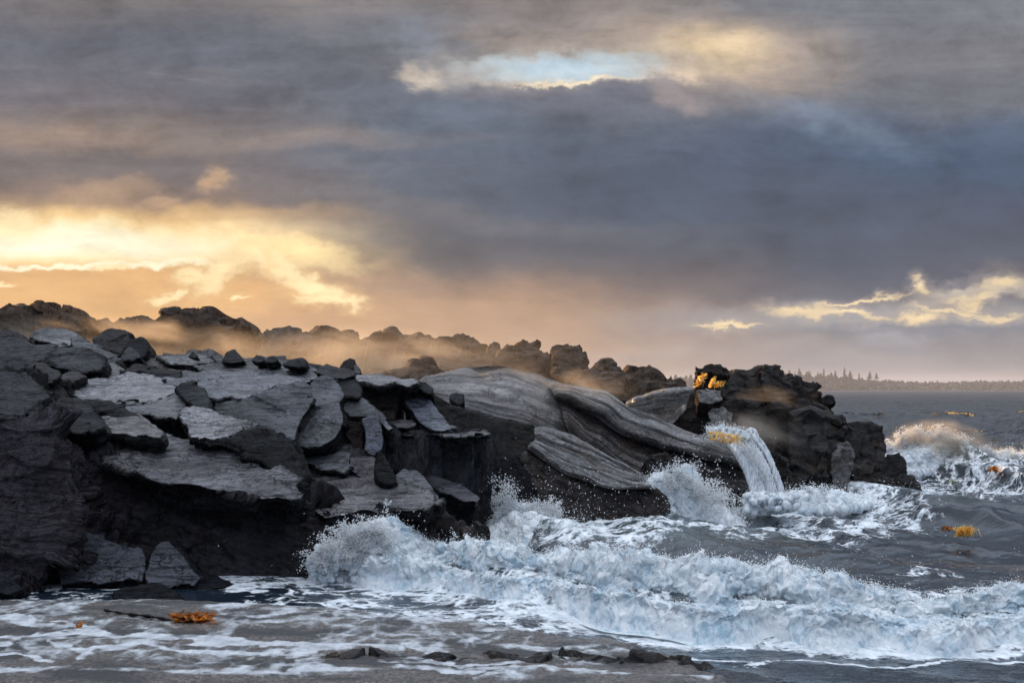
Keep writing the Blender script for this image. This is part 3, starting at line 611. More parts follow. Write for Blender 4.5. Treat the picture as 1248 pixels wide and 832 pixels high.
crag('arched stone spanning the golden opening on top of the crag', [(848, 446), (856, 449), (864, 444), (876, 444), (888, 451), (890, 458), (876, 456), (866, 453), (856, 455), (850, 453)], 24.4, .2, .6, .7, amp=.25)
crag('dark upright stone standing inside the golden opening', [(856, 472), (857, 462), (862, 457), (868, 460), (870, 470), (866, 474)], 24.6, .1, .4, .5, amp=.2)
crag('dark left shoulder of the crag below the golden opening', [(838, 478), (850, 470), (874, 472), (890, 484), (896, 510), (890, 540), (860, 552), (832, 524), (816, 512), (826, 494)], 23.8, .8, 1.5, (1.1, .9, .8), amp=.3)
crag('pale flat facet of rock on the crag under the golden opening', [(862, 502), (868, 496), (884, 496), (894, 504), (893, 526), (880, 532), (864, 528)], 23.3, .3, .8, 1.3, .9, amp=.2)
crag('grey stone set in the crag just under the golden opening', [(849, 476), (862, 473), (878, 476), (882, 486), (868, 492), (852, 490)], 23.5, .3, .7, 1.3, .8, amp=.2)
crag('broad dark middle face of the crag behind the waterfall', [(884, 490), (920, 492), (956, 496), (976, 520), (984, 560), (980, 604), (930, 612), (890, 596), (880, 548)], 23.2, .9, 2.0, .9, amp=.42)
crag('steep seamed face of the crag right of the waterfall', [(958, 500), (990, 500), (1012, 504), (1030, 520), (1036, 548), (1042, 580), (1046, 606), (1010, 610), (976, 606), (962, 560)], 22.9, .9, 2.0, 1.0, .35, amp=.45)
crag('small black stone on the right shoulder of the crag', [(1012, 508), (1020, 504), (1030, 508), (1031, 516), (1022, 518), (1012, 516)], 23.6, .2, .6, .6, amp=.3)
crag('pale seamed pillar at the foot of the crag face', [(1014, 552), (1022, 538), (1034, 536), (1040, 550), (1038, 580), (1032, 600), (1018, 598), (1012, 576)], 22.6, .3, .7, 1.3, .8, amp=.25)
crag('square block at the seaward shoulder of the crag', [(1030, 520), (1040, 515), (1062, 515), (1077, 519), (1080, 536), (1077, 560), (1072, 590), (1046, 592), (1034, 560)], 23.4, .5, 1.4, .9, .3, amp=.28)
crag('slanting brown rock at the foot of the square block', [(1038, 566), (1056, 560), (1076, 570), (1090, 586), (1096, 604), (1060, 610), (1040, 606)], 22.8, .5, 1.2, (1.1, .95, .9), .3, amp=.4)
crag('low broken rock with two points near the seaward end', [(1074, 560), (1082, 554), (1096, 553), (1104, 560), (1106, 578), (1100, 600), (1080, 600)], 23.4, .4, 1.0, .8, amp=.35)
crag('last small rock of the crag, furthest out in the surf', [(1092, 588), (1100, 580), (1112, 578), (1119, 586), (1124, 602), (1096, 606)], 22.9, .3, .8, .8, amp=.35)
crag('jagged low rock in the surf under the waterfall', [(900, 560), (930, 552), (958, 560), (968, 584), (970, 606), (924, 612), (904, 600)], 22.4, .5, 1.0, .6, amp=.45)
crag('low dark rock filling the gap under the fold behind the splash', [(786, 560), (806, 552), (828, 566), (836, 600), (828, 624), (792, 622)], 18.8, .4, 1.2, .6, amp=.35)

def flowrock(name, label, A, B, prof, pale, Ys=(20, 20), bands=9, amp=.05, dep=1.8, drop=.4, tint=1.0, ns=330, nt=170, cat='rock', wob=.10, seed=0.0, fine=.15):
    """a wave-worn rock: its skin sweeps from the edge A to the edge B, ridged along the sweep"""
    A = np.array(A, float); B = np.array(B, float)
    def along(C, s):
        L = np.concatenate([[0], np.cumsum(np.hypot(*np.diff(C, axis=0).T))]); L /= L[-1]
        # smooth the corners
        q = np.linspace(0, 1, 400); c = np.stack([np.interp(q, L, C[:, 0]), np.interp(q, L, C[:, 1])], 1)
        k = np.hanning(41); k /= k.sum(); pad = np.vstack([np.repeat(c[:1], 20, 0), c, np.repeat(c[-1:], 20, 0)])
        c2 = np.stack([np.convolve(pad[:, i], k, 'valid') for i in (0, 1)], 1)
        return np.stack([np.interp(s, q, c2[:, 0]), np.interp(s, q, c2[:, 1])], 1)
    s, t = np.meshgrid(np.linspace(0, 1, ns), np.linspace(0, 1, nt)); s = s.ravel(); t = t.ravel()
    a, b = along(A, s), along(B, s)
    p2 = a + (b - a) * t[:, None]
    f3 = np.stack([s * 3.0 + seed, t * 2.2 + seed, 0 * s], 1)
    tw = t + wob * fbm(f3, 3)
    pk = np.array(prof, float)
    Y = Ys[0] + (Ys[1] - Ys[0]) * s + np.interp(tw, pk[:, 0], pk[:, 1])
    q = np.stack([s * 1.1 + seed, tw * bands, 0 * s + 2], 1)
    rid = fbm(q, 3, gain=.42, ridged=True)
    q2 = np.stack([s * 2.3 + seed, tw * bands * 3.2, 0 * s + 8], 1)
    rid2 = fbm(q2, 4, ridged=True)
    stripe = fbm(np.stack([s * .9 + seed, tw * bands * 2.1, 0 * s + 5], 1), 4)
    X = (p2[:, 0] - 624) / F * Y; Z = HC - (p2[:, 1] - HZ) / F * Y
    V = np.stack([X, Y, Z], 1)
    g_ = V.reshape(nt, ns, 3); ds = np.gradient(g_, axis=1); dt = np.gradient(g_, axis=0)
    N = np.cross(ds, dt); N /= np.linalg.norm(N, axis=2, keepdims=True) + 1e-9; N = N.reshape(-1, 3)
    N *= np.sign(-(N[:, 1:2]) + 1e-9) if N[:, 1].mean() > 0 else 1
    edge = sstep(0, .04, t) * sstep(1, .96, t) * sstep(0, .03, s) * sstep(1, .97, s)
    d = (amp * rid + amp * fine * rid2 + .05 * fbm(V * 1.1 + seed, 3) + .012 * fbm(V * 6, 4)) * (.25 + .75 * edge)
    V = V + N * d[:, None]
    V += np.stack([fbm(V * 1.6 + 9, 3), 0 * s, fbm(V * 1.6 + 29, 3)], 1) * .05
    edge_loop = np.concatenate([np.arange(ns), np.arange(1, nt) * ns + ns - 1, (nt - 1) * ns + np.arange(ns - 2, -1, -1), np.arange(nt - 2, 0, -1) * ns])
    n0 = len(V); rings = 7; ex = []; Fc = grid_faces(nt, ns)
    c = V.mean(0); m = len(edge_loop); prev = edge_loop
    for k in range(1, rings + 1):
        u = k / rings
        r = c + (V[edge_loop] - c) * (1 - .22 * u ** 2) + np.array([0, dep * u + .02, -drop * u]) ; r[:, 0] += .04 * fbm(r * 2.0, 3); r[:, 2] += .05 * fbm(r * 2.0 + 7, 3)
        ex.append(r); cur = n0 + (k - 1) * m + np.arange(m)
        Fc = np.vstack([Fc, np.stack([prev, cur, np.roll(cur, -1), np.roll(prev, -1)], 1)]); prev = cur
    V = np.vstack([V] + ex + [(c + np.array([0, dep, -drop]))[None]])
    tri = np.stack([prev, np.full(m, len(V) - 1), np.full(m, len(V) - 1), np.roll(prev, -1)], 1)
    allF = [tuple(f) for f in Fc] + [(int(x[0]), int(x[1]), int(x[3])) for x in tri]
    loc = (float(c[0]), float(c[1] + dep * .4), float(V[:, 2].min()))
    o = mesh_obj(name, V, allF, M_SMOOTH, True, loc)
    pa = np.array(pale, float); pv = np.zeros(len(V)); pv[:n0] = np.interp(tw, pa[:, 0], pa[:, 1]) * (.60 + .6 * np.clip(rid, -.5, .9) + fine * 1.2 * np.clip(rid2, -.5, .8)) ; pv[n0:] = .1
    pv[:n0] *= 1 + min(fine * 1.8, .9) * (sstep(-.20, .14, stripe) * 1.8 - 1)
    add_attr(o.data, 'pale', np.clip(pv, 0, 1.35))
    gr = V.copy() + seed; L_ = np.ptp(p2[:, 0]) / F * Ys[0]; Wd = np.ptp(p2[:, 1]) / F * Ys[0]
    gr[:n0] = np.stack([s * L_ + seed, tw * Wd * .9, 0 * s + .3 * fbm(f3 * 2, 2)], 1)
    at = o.data.attributes.new('grain', 'FLOAT_VECTOR', 'POINT'); at.data.foreach_set('vector', gr.astype(np.float32).ravel())
    tint = (tint, tint, tint) if not isinstance(tint, tuple) else tint; o.color = (*tint, 1)
    tag(o, label, cat); return o
flowrock('smooth_rock', 'broad smooth grey dome of rock wrapped in warm mist', [(504, 474), (518, 459), (556, 449), (610, 446), (652, 455), (690, 470), (716, 486), (738, 520)],
         [(512, 482), (545, 500), (590, 512), (640, 530), (680, 552), (716, 576), (750, 592), (770, 600)], [(0, 2.2), (.15, 1.5), (.5, .7), (1, .0)], [(0, 1.1), (.3, .95), (.6, .7), (1, .4)], (19.0, 19.6), 6, .035, 2.2, .8, (1.0, .94, .92), wob=.16, seed=3.1, fine=.25)
flowrock('folded_rock', 'long folded rock rolling down right to the waterfall lip', [(668, 470), (700, 469), (738, 476), (766, 498), (806, 513), (856, 530), (896, 540), (912, 552)],
         [(690, 520), (716, 560), (752, 590), (796, 612), (836, 618), (876, 617), (900, 615), (914, 612)], [(0, 1.5), (.07, 1.1), (.18, .78), (.26, .68), (.36, .84), (.46, .80), (.62, .52), (.8, .25), (1, .05)],
         [(0, .9), (.08, 1.1), (.24, .9), (.32, .25), (.45, .12), (.62, .3), (.8, .22), (1, .1)], (19.6, 19.3), 9, .055, 2.0, .5, (.98, .93, .92), wob=.07, seed=11.7, fine=.45)
flowrock('striped_ledge', 'silver striped ledge tapering to a rust-edged point', [(643, 526), (664, 521), (696, 530), (738, 553), (772, 572), (796, 584), (802, 589)],
         [(640, 548), (658, 562), (690, 580), (728, 593), (764, 598), (792, 597), (802, 594)], [(0, 1.7), (.3, 1.15), (.6, .65), (.9, .15), (1, 0)], [(0, .9), (.3, 1.2), (.42, .3), (.55, 1.0), (.7, .35), (.85, 1.1), (1, .5)], (17.2, 17.0), 7, .045, .8, .12, (1, 1, 1.03), ns=300, nt=130, wob=.05, seed=23.3, fine=.6)
flowrock('tent_shaped_rock', 'tent-shaped rock with pale edges between the fold and the dark crag', [(762, 494), (776, 483), (800, 475), (824, 472), (846, 473)],
         [(770, 500), (788, 508), (806, 514), (820, 517), (836, 500)], [(0, .9), (.1, .7), (1, 0)], [(0, 1.1), (.12, 1.0), (.25, .2), (.75, .3), (.9, .9), (1, 1)], (22.3, 22.3), 5, .04, 1.4, .5, (.9, .88, .88), ns=160, nt=90, seed=31.0)

R('boulder', 'low black ridge of rock along the sand at the bottom centre, left end', [(384, 806), (400, 797), (430, 794), (470, 797), (500, 800), (540, 803), (560, 810), (520, 815), (440, 812)], 9.22, .22, .35, .1, 'crag', .3, 1.3, .8, .3, vox=.010)
R('boulder', 'low black rock with foam on it in the bottom centre of the wash', [(556, 814), (580, 803), (620, 800), (660, 803), (700, 798), (740, 803), (752, 812), (700, 818), (620, 818)], 9.18, .22, .35, .1, 'crag', .3, 1.3, .8, .3, vox=.010)
R('boulder', 'rough black rock nearest the camera at the bottom edge, right of centre', [(735, 812), (752, 798), (780, 793), (810, 800), (836, 806), (862, 812), (884, 824), (892, 836), (820, 840), (760, 828)], 8.97, .3, .35, .1, 'crag', .3, 1.3, .8, .35, vox=.010)
# ------------------------------------------------------------------ the ground the rocks rest on, and the hill added unseen at left to block the sun
def shore_y(px):
    return np.interp(px, [-800, 0, 380, 600, 640, 800, 840, 960, 1040, 1070], [13.4, 13.7, 14.7, 15.8, 18.4, 19.4, 24.0, 24.4, 25.6, 90])

def build_ground():
    ys = np.concatenate([np.arange(13, 32, 0.14), np.arange(32, 75, 0.4)])
    xs = np.arange(-60, 12.5, 0.2)
    X, Y = np.meshgrid(xs, ys); x = X.ravel(); y = Y.ravel()
    px = 624 + x / y * F
    t = y - shore_y(px)
    top = np.interp(y, [13, 16.5, 20, 30, 45, 75], [1.3, 1.74, 1.88, 2.1, 2.4, 1.5]) * np.interp(px, [455, 500, 560, 700, 860, 1060], [1, .70, .60, .60, .55, .2])
    p3 = np.stack([x, y, 0 * x], 1)
    z = -0.9 + (top + 0.9) * sstep(0, 2.0, t)
    sun_block_hill = sstep(-190, -330, px) * sstep(20, 25, y) * sstep(43, 36, y) * 9.5  # unseen rise added left of view to keep the sun off the near rocks
    z = z + sun_block_hill * (1 + 0.25 * fbm(p3 * 0.22, 4)) + 0.5 * sun_block_hill * 0.3 * fbm(p3 * 0.6, 4, ridged=True) + 0.14 * fbm(p3 * 1.3, 4, ridged=True) - 0.1
    z = np.where(y > 60, z - (y - 60) * .25, z)
    o = mesh_obj('rocky_ground', np.stack([x, y, z], 1), grid_faces(len(ys), len(xs)), M_CRAG)
    add_attr(o.data, 'pale', np.full(len(x), .2))
    at = o.data.attributes.new('grain', 'FLOAT_VECTOR', 'POINT'); at.data.foreach_set('vector', np.stack([x, y, z], 1).astype(np.float32).ravel())
    tag(o, kind='structure')
build_ground()

# ------------------------------------------------------------------ far wooded headland
def far_mat(name, c1, c2, scale):
    m, g, b, o = material(name)
    ge = g.new('ShaderNodeNewGeometry')
    n = g.noise(E(g, ge.outputs['Position']), scale, 5.0, 0.6)
    g.put(b.inputs['Base Color'], g.mixc(g.step(0.35, 0.65, n), c1, c2)); b.inputs['Roughness'].default_value = 0.9
    return m
M_WOOD = far_mat('far_wood', (0.010, 0.015, 0.011, 1), (0.030, 0.036, 0.026, 1), 0.12)
M_BARK = far_mat('bark', (0.05, 0.035, 0.025, 1), (0.09, 0.07, 0.05, 1), 1.0)
HD = 1250.0
def build_headland():
    xs = np.arange(-260, 1500, 2.5); ys = np.linspace(0, 1, 26)
    X, T = np.meshgrid(xs, ys); x = X.ravel(); t = T.ravel()
    px = 624 + x / HD * F
    crest = np.interp(px, [300, 700, 800, 830, 930, 980, 1040, 1070, 1100, 1160, 1190, 1248, 1400, 2400], [0, 0, 4, 9.5, 12, 13, 12.5, 10.5, 9.5, 7.5, 6.5, 8.0, 8.0, 7.0])
    p3 = np.stack([x, t * 300, 0 * x], 1)
    y = HD + t * 340 + 14 * fbm(p3 * 0.01, 3)
    h = crest * sstep(0, 0.30, t) * sstep(1.0, 0.6, t)
    z = h * (0.92 + 0.10 * fbm(p3 * .012, 3)) - 0.8
    o = mesh_obj('headland', np.stack([x, y, z], 1), grid_faces(len(ys), len(xs)), M_WOOD); tag(o, kind='structure')
    # the wood on it: thousands of small crowns one cannot tell apart
    V = []; Fc = []
    n = 5200
    tx = rng.uniform(-60, 1480, n); tt = rng.uniform(0.02, 0.42, n)
    prof = np.array([(0.30, 0.15), (0.60, 0.42), (0.52, 0.8), (0.18, 1.0)])
    base = 0
    for k in range(n):
        ppx = 624 + tx[k] / HD * F
        cr = np.interp(ppx, [300, 700, 800, 830, 930, 980, 1040, 1070, 1100, 1160, 1190, 1248, 1400, 2400], [0, 0, 4, 9.5, 12, 13, 12.5, 10.5, 9.5, 7.5, 6.5, 8.0, 8.0, 7.0])
        zz = cr * float(sstep(0, .30, tt[k])) * .9 - 1.0
        hh = rng.uniform(1.6, 3.6); rr = rng.uniform(1.8, 3.6)
        if ppx < 1078: hh *= rng.uniform(1.1, 2.1)
        if rng.random() < .25: hh *= 1.35; rr *= .6
        a0 = rng.uniform(0, 6.28)
        for (r_, z_) in prof:
            for j in range(5):
                a = a0 + j * 1.2566; q = rr * r_ * 1.5 * rng.uniform(.7, 1.3)
                V.append((tx[k] + math.cos(a) * q, HD + tt[k] * 340 + math.sin(a) * q, zz + hh * z_ * rng.uniform(.9, 1.1)))
        for i in range(3):
            for j in range(5):
                Fc.append((base + i * 5 + j, base + i * 5 + (j + 1) % 5, base + i * 5 + 5 + (j + 1) % 5, base + i * 5 + 5 + j))
        base += 20
    o = mesh_obj('far_wood', V, np.array(Fc), M_WOOD, False)
    tag(o, 'low dark wood covering the far headland on the horizon', 'wood', kind='stuff')
build_headland()

def conifer(px, top, base_py, Y, wide, label):
    x, y, z0 = P(px, base_py, Y); H = P(px, top, Y)[2] - z0
    root = bpy.data.objects.new('conifer', None); COL.objects.link(root); root.location = (x, y, z0)
    tag(root, label, 'tree', 'conifers standing above the far wood')
    V = []; Fc = []
    for j in range(6):
        a = j / 6 * 6.283; V += [(math.cos(a) * .35, math.sin(a) * .35, -1.0), (math.cos(a) * .06, math.sin(a) * .06, H)]
    for j in range(6): Fc.append((2 * j, 2 * ((j + 1) % 6), 2 * ((j + 1) % 6) + 1, 2 * j + 1))
    mesh_obj('trunk', V, Fc, M_BARK, True, parent=root)
    V = []; Fc = []
    lv = 13
    for i in range(lv):
        zc = H * (0.18 + 0.80 * i / lv); r = wide * (1 - i / lv) ** .8 * random.uniform(.6, 1.2) + .15
        nb = 7; a0 = random.uniform(0, 6)
        for j in range(nb):
            if random.random() < .12: continue
            a = a0 + j / nb * 6.283; rr = r * random.uniform(.5, 1.2); b = len(V)
            dx, dy = math.cos(a), math.sin(a); w = rr * .38
            V += [(0, 0, zc + H * .04), (dx * rr * .6 - dy * w, dy * rr * .6 + dx * w, zc - H * .01), (dx * rr, dy * rr, zc - H * .045), (dx * rr * .6 + dy * w, dy * rr * .6 - dx * w, zc - H * .01), (dx * rr * .4, dy * rr * .4, zc - H * .035)]
            Fc += [(b, b + 1, b + 2), (b, b + 2, b + 3), (b, b + 4, b + 1), (b + 4, b + 2, b + 1), (b + 4, b + 3, b + 2), (b, b + 3, b + 4)]
    mesh_obj('crown', V, Fc, M_WOOD, False, parent=root)
ctr = [(957, 453, 'leftmost'), (962, 449.5, ''), (969, 452, ''), (974, 447, ''), (983, 452, ''), (987, 450.5, ''), (997, 453, ''), (1004, 447.5, ''), (1013, 453, ''), (1018, 450.5, ''),
       (1029, 446, 'tallest'), (1036, 451, ''), (1047, 454, ''), (1060, 451.5, ''), (1068, 453.5, 'rightmost')]
for i, (a, t, k) in enumerate(ctr):
    if k == 'leftmost': lb = 'leftmost conifer on the far headland, nearest the dark crag'
    elif k == 'tallest': lb = 'tallest and broadest conifer near the middle of the far headland row'
    elif k == 'rightmost': lb = 'rightmost conifer, standing where the wooded headland drops'
    else: lb = ['second', 'third', 'fourth and broad', 'fifth', 'sixth', 'seventh', 'eighth, tall', 'ninth', 'tenth', '', 'twelfth', 'thirteenth, lone low', 'fourteenth, slim'][i - 1] + ' conifer from the left on the far headland skyline'
    conifer(a, t, 463, HD + 60, (3.4, 4.8, 2.8, 4.2, 3.8)[i % 5], lb)
# ------------------------------------------------------------------ sea
_w = np.random.default_rng(21)
WAVES = []
for k in range(46):
    lam = 0.5 * (9.0 / 0.5) ** (k / 45.0) * _w.uniform(.9, 1.1)
    ang = math.radians(205) + _w.normal() * 0.55          # running in from the open sea on the right
    st = 0.0105 * (1.25 if lam < 3.5 else 1.0)
    WAVES.append((2 * math.pi / lam, math.cos(ang), math.sin(ang), lam * st * _w.uniform(.6, 1.3), _w.uniform(0, 6.28), lam))

def to_px(x, y):
    return 624 + x / y * F, HZ + HC / y * F

def swell(x, y, dy):
    """horizontal shift and height of the open water"""
    p3 = np.stack([x, y, 0 * x], 1)
    gust = (0.8 + 0.9 * fbm(p3 * 0.05, 3)) * (1 + 1.1 * sstep(20, 40, y)) * (1 - .30 * sstep(60, 150, y))
    X = np.zeros_like(x); Y = np.zeros_like(x); Z = np.zeros_like(x)
    for k, cx, cy, a, ph, lam in WAVES:
        fade = sstep(1.6, 3.2, lam / np.maximum(dy, 1e-3)) * a * gust
        t = k * (x * cx + y * cy) + ph
        s_, c_ = np.sin(t), np.cos(t)
        Z += fade * c_; X -= fade * cx * s_ * .9; Y -= fade * cy * s_ * .9
    return X, Y, .40 * np.tanh(Z / .40)

def seg(px, py, pts, w):
    """1 on a polyline in the plan of the water given by its marks, falling to 0 at width w (rows)"""
    d = np.full(px.shape, 1e9)
    for (ax, ay), (bx, by) in zip(pts[:-1], pts[1:]):
        vx, vy = (bx - ax), (by - ay); L = vx * vx + vy * vy
        t = np.clip(((px - ax) * vx + (py - ay) * vy) / L, 0, 1)
        dd = np.hypot((px - ax - t * vx) * .5, py - ay - t * vy)
        d = np.minimum(d, dd)
    return sstep(w, w * .25, d)

def area(px, py, cx, cy, rx, ry, rot=0):
    c, s_ = math.cos(math.radians(rot)), math.sin(math.radians(rot))
    dx, dy = px - cx, py - cy
    return sstep(1.25, .45, np.hypot((dx * c + dy * s_) / rx, (dy * c - dx * s_) / ry))

BRK = dict(  # the near breaker: column, row of its foot, row of its crest
    u=[372, 400, 440, 480, 520, 560, 600, 640, 700, 760, 800, 850, 900, 950, 1000, 1060, 1120, 1180, 1248, 1400],
    foot=[704, 708, 712, 715, 716, 722, 732, 738, 748, 762, 772, 777, 778, 780, 784, 789, 792, 790, 788, 786],
    top=[690, 668, 648, 640, 658, 668, 664, 670, 672, 676, 684, 684, 690, 700, 706, 714, 735, 726, 724, 730])

def sand_mask(px, py):
    edge = np.interp(px, [-400, 0, 200, 330, 420, 560, 760, 860, 900, 1000, 1400], [716, 716, 716, 722, 728, 742, 768, 800, 822, 870, 990])
    n = fbm(np.stack([px * .018, py * .07, 0 * px + 3], 1), 4) * 16 * sstep(380, 520, px)
    return sstep(-4, 22, py - edge + n)

def foam_mask(px, py, x, y):
    p3 = np.stack([x, y, 0 * x], 1)
    wv = 14 * fbm(p3 * 1.6 + 5, 5); wx = 46 * fbm(p3 * 1.0 + 50, 4)
    a, b = px + wx, py + wv * sstep(560, 760, py) + wv * .4
    f = np.zeros_like(px)
    def add(m, k): nonlocal f; f = np.maximum(f, m * k)
    # churned water round the rocks
    add(area(a, b, 700, 655, 150, 34, 6), .72)
    add(area(a, b, 640, 640, 70, 28), .9)
    add(area(a, b, 860, 640, 150, 22, 0), .62)
    add(area(a, b, 1010, 612, 120, 16, 0), .8)
    add(area(a, b, 940, 625, 80, 16, 0), .85)
    add(area(a, b, 950, 655, 120, 24, -8), .55)
    add(area(a, b, 1050, 640, 110, 22, -14), .5)
    add(area(a, b, 1190, 590, 120, 22, 0), .60)
    add(area(a, b, 1150, 568, 130, 12, 0), .9)
    add(area(a, b, 1140, 610, 110, 12, 5), .5)
    add(area(a, b, 1130, 715, 60, 5, 0), .5)
    add(seg(a, b, [(700, 640), (800, 660), (900, 668), (1000, 650), (1100, 630)], 6), .8)
    add(seg(a, b, [(760, 672), (860, 668), (960, 640), (1040, 628)], 5), .75)
    # wash in front of the breaker and on the sand
    fo = np.interp(px, BRK['u'], BRK['foot'])
    add(sstep(-30, 4, py - fo) * sstep(14, 2, py - fo) * sstep(360, 380, px), 1.0)
    add(sstep(0, 3, py - fo) * sstep(30, 8, py - fo) * sstep(370, 420, px) * sstep(860, 760, px), .62)
    add(area(a, b, 540, 750, 250, 18, 4), .70)
    add(sstep(0, 6, fo - py) * sstep(75, 45, fo - py) * sstep(560, 640, px), .62)
    add(area(a, b, 330, 742, 90, 13, 0), .85)
    add(area(a, b, 150, 782, 300, 34, 2), .35)
    add(area(a, b, 420, 775, 300, 30, 2), .36)
    add(area(a, b, 60, 735, 160, 22, 0), .40)
    add(area(a, b, 440, 755, 60, 7, 0), .8)
    add(seg(a, b, [(-60, 742), (20, 724), (70, 714), (150, 711), (210, 712)], 4.5), 1.0)
    add(seg(a, b, [(210, 708), (260, 714), (320, 722), (350, 724)], 5.0), .95)
    add(seg(a, b, [(240, 700), (330, 706), (400, 712)], 3), .9)
    add(area(a, b, 300, 818, 420, 10, 0), .30)
    add(seg(a, b, [(-80, 822), (80, 816), (220, 822), (380, 818)], 5), .6)
    add(seg(a, b, [(560, 828), (700, 822), (860, 830)], 4), .5)
    add(area(a, b, 20, 722, 60, 14, -10), .6)
    add(area(a, b, 350, 710, 140, 14, 0), .72)
    add(seg(a, b, [(-80, 752), (30, 762), (110, 771), (180, 776), (250, 787), (400, 792), (480, 797)], 6.5), 1.0)
    add(seg(a, b, [(-80, 768), (0, 780), (60, 778), (120, 772)], 7), .95)
    add(seg(a, b, [(60, 790), (100, 802), (140, 796), (190, 784)], 4), .8)
    add(seg(a, b, [(180, 787), (240, 802), (330, 800), (410, 802), (430, 794)], 4), .85)
    add(seg(a, b, [(-40, 806), (20, 800), (60, 806)], 4), .7)
    add(area(a, b, 390, 800, 60, 8, 0), .7)
    add(area(a, b, 300, 752, 60, 8, 0), .7)
    add(seg(a, b, [(600, 772), (700, 764), (800, 776), (880, 782)], 4), .7)
    add(seg(a, b, [(830, 800), (950, 804), (1060, 803), (1180, 802), (1300, 800)], 3), .95)
    add(area(a, b, 520, 802, 60, 5, 0), .8)
    add(seg(a, b, [(370, 812), (480, 818), (600, 820), (740, 818)], 6), .7)
    add(area(a, b, 560, 794, 220, 7, 1), .55)
    add(seg(a, b, [(470, 808), (560, 812), (700, 806), (820, 796)], 4.5), .75)
    return f

def sea_grid():
    ys = [6.0]
    while ys[-1] < 3200:
        y = ys[-1]; d = y * y / (HC * F) * .62
        d = max(0.012, d)
        if y < 170: d = min(d, .32)
        else: d = min(max(.32, (y - 170) * .02 + .32), 60)
        ys.append(y + d)
    ys = np.array(ys)
    us = np.concatenate([np.arange(-1500, -80, 9), np.arange(-80, 1330, 1.15), np.arange(1330, 2700, 7)])
    U, Y = np.meshgrid(us, ys)
    y = Y.ravel(); u = U.ravel(); x = (u - 624) / F * y
    dy = np.maximum(np.gradient(ys)[:, None] * np.ones(len(us))[None], 1.3 * Y / F).ravel()
    return len(ys), len(us), x, y, dy

def sea_height(x, y, dy):
    px, py = to_px(x, y)
    calm = np.clip(1 - sand_mask(px, py), 0, 1) * (0.4 + 0.6 * sstep(790, 640, py)) * (.18 + .82 * sstep(360, 640, px + sstep(20, 30, y) * 400))
    sx, sy, sz = swell(x, y, dy)
    calm = calm * (.75 + .25 * sstep(16, 26, y))
    sx, sy, sz = sx * calm, sy * calm, sz * calm
    p3 = np.stack([x, y, 0 * x], 1)
    # humps of water around the breakers
    fo = np.interp(px, BRK['u'], BRK['foot']); Yf = HC * F / (fo - HZ)
    tp = np.interp(px, BRK['u'], BRK['top']); Yc = Yf + .9
    H = np.clip(HC - (tp - HZ) / F * Yc, 0, 1) * sstep(470, 560, px)
    t = (y - Yf)
    hump = H * .62 * sstep(0.10, .75, t) * sstep(3.6, .9, t)
    second = np.interp(px, [590, 620, 690, 760, 900], [.30, .34, .20, .05, .02]) * np.exp(-((y - np.interp(px, [560, 640, 720, 820, 920], [17.0, 16.4, 15.2, 14.9, 15.2])) / .75) ** 2) * sstep(590, 640, px) * sstep(900, 720, px)
    third = .16 * np.exp(-((y - 19.0 + (px - 1000) * .004) / .7) ** 2) * sstep(960, 1040, px) * sstep(1180, 1080, px)
    farh = .55 * np.exp(-((y - 30.6) / 1.2) ** 2) * sstep(1060, 1110, px)
    shore = .0 * (.03 + .085 * np.clip(fbm(np.stack([x * 6.0, y * 11, 0 * x], 1), 5, ridged=True) + .15, 0, 1) * sstep(-.25, .25, fbm(np.stack([x * 1.1, 0 * x, 0 * x], 1), 2))) * np.exp(-((py - np.interp(px, [360, 460, 600, 760, 880], [800, 802, 806, 800, 815])) / 5.0) ** 2) * sstep(380, 430, px) * sstep(960, 900, px)
    chop = fbm(p3 * 1.7, 4, ridged=True) * .055 * sstep(30, 16, y) * calm + fbm(p3 * 6.0, 3) * .008 * sstep(14, 9, y)
    churn = area(px, py, 820, 640, 300, 50) * (fbm(np.stack([x * 1.5, y * .9, 0 * x + 3], 1), 4, ridged=True) * .10)
    return sx, sy, sz + hump + second + third + farh + shore + chop + churn, px, py

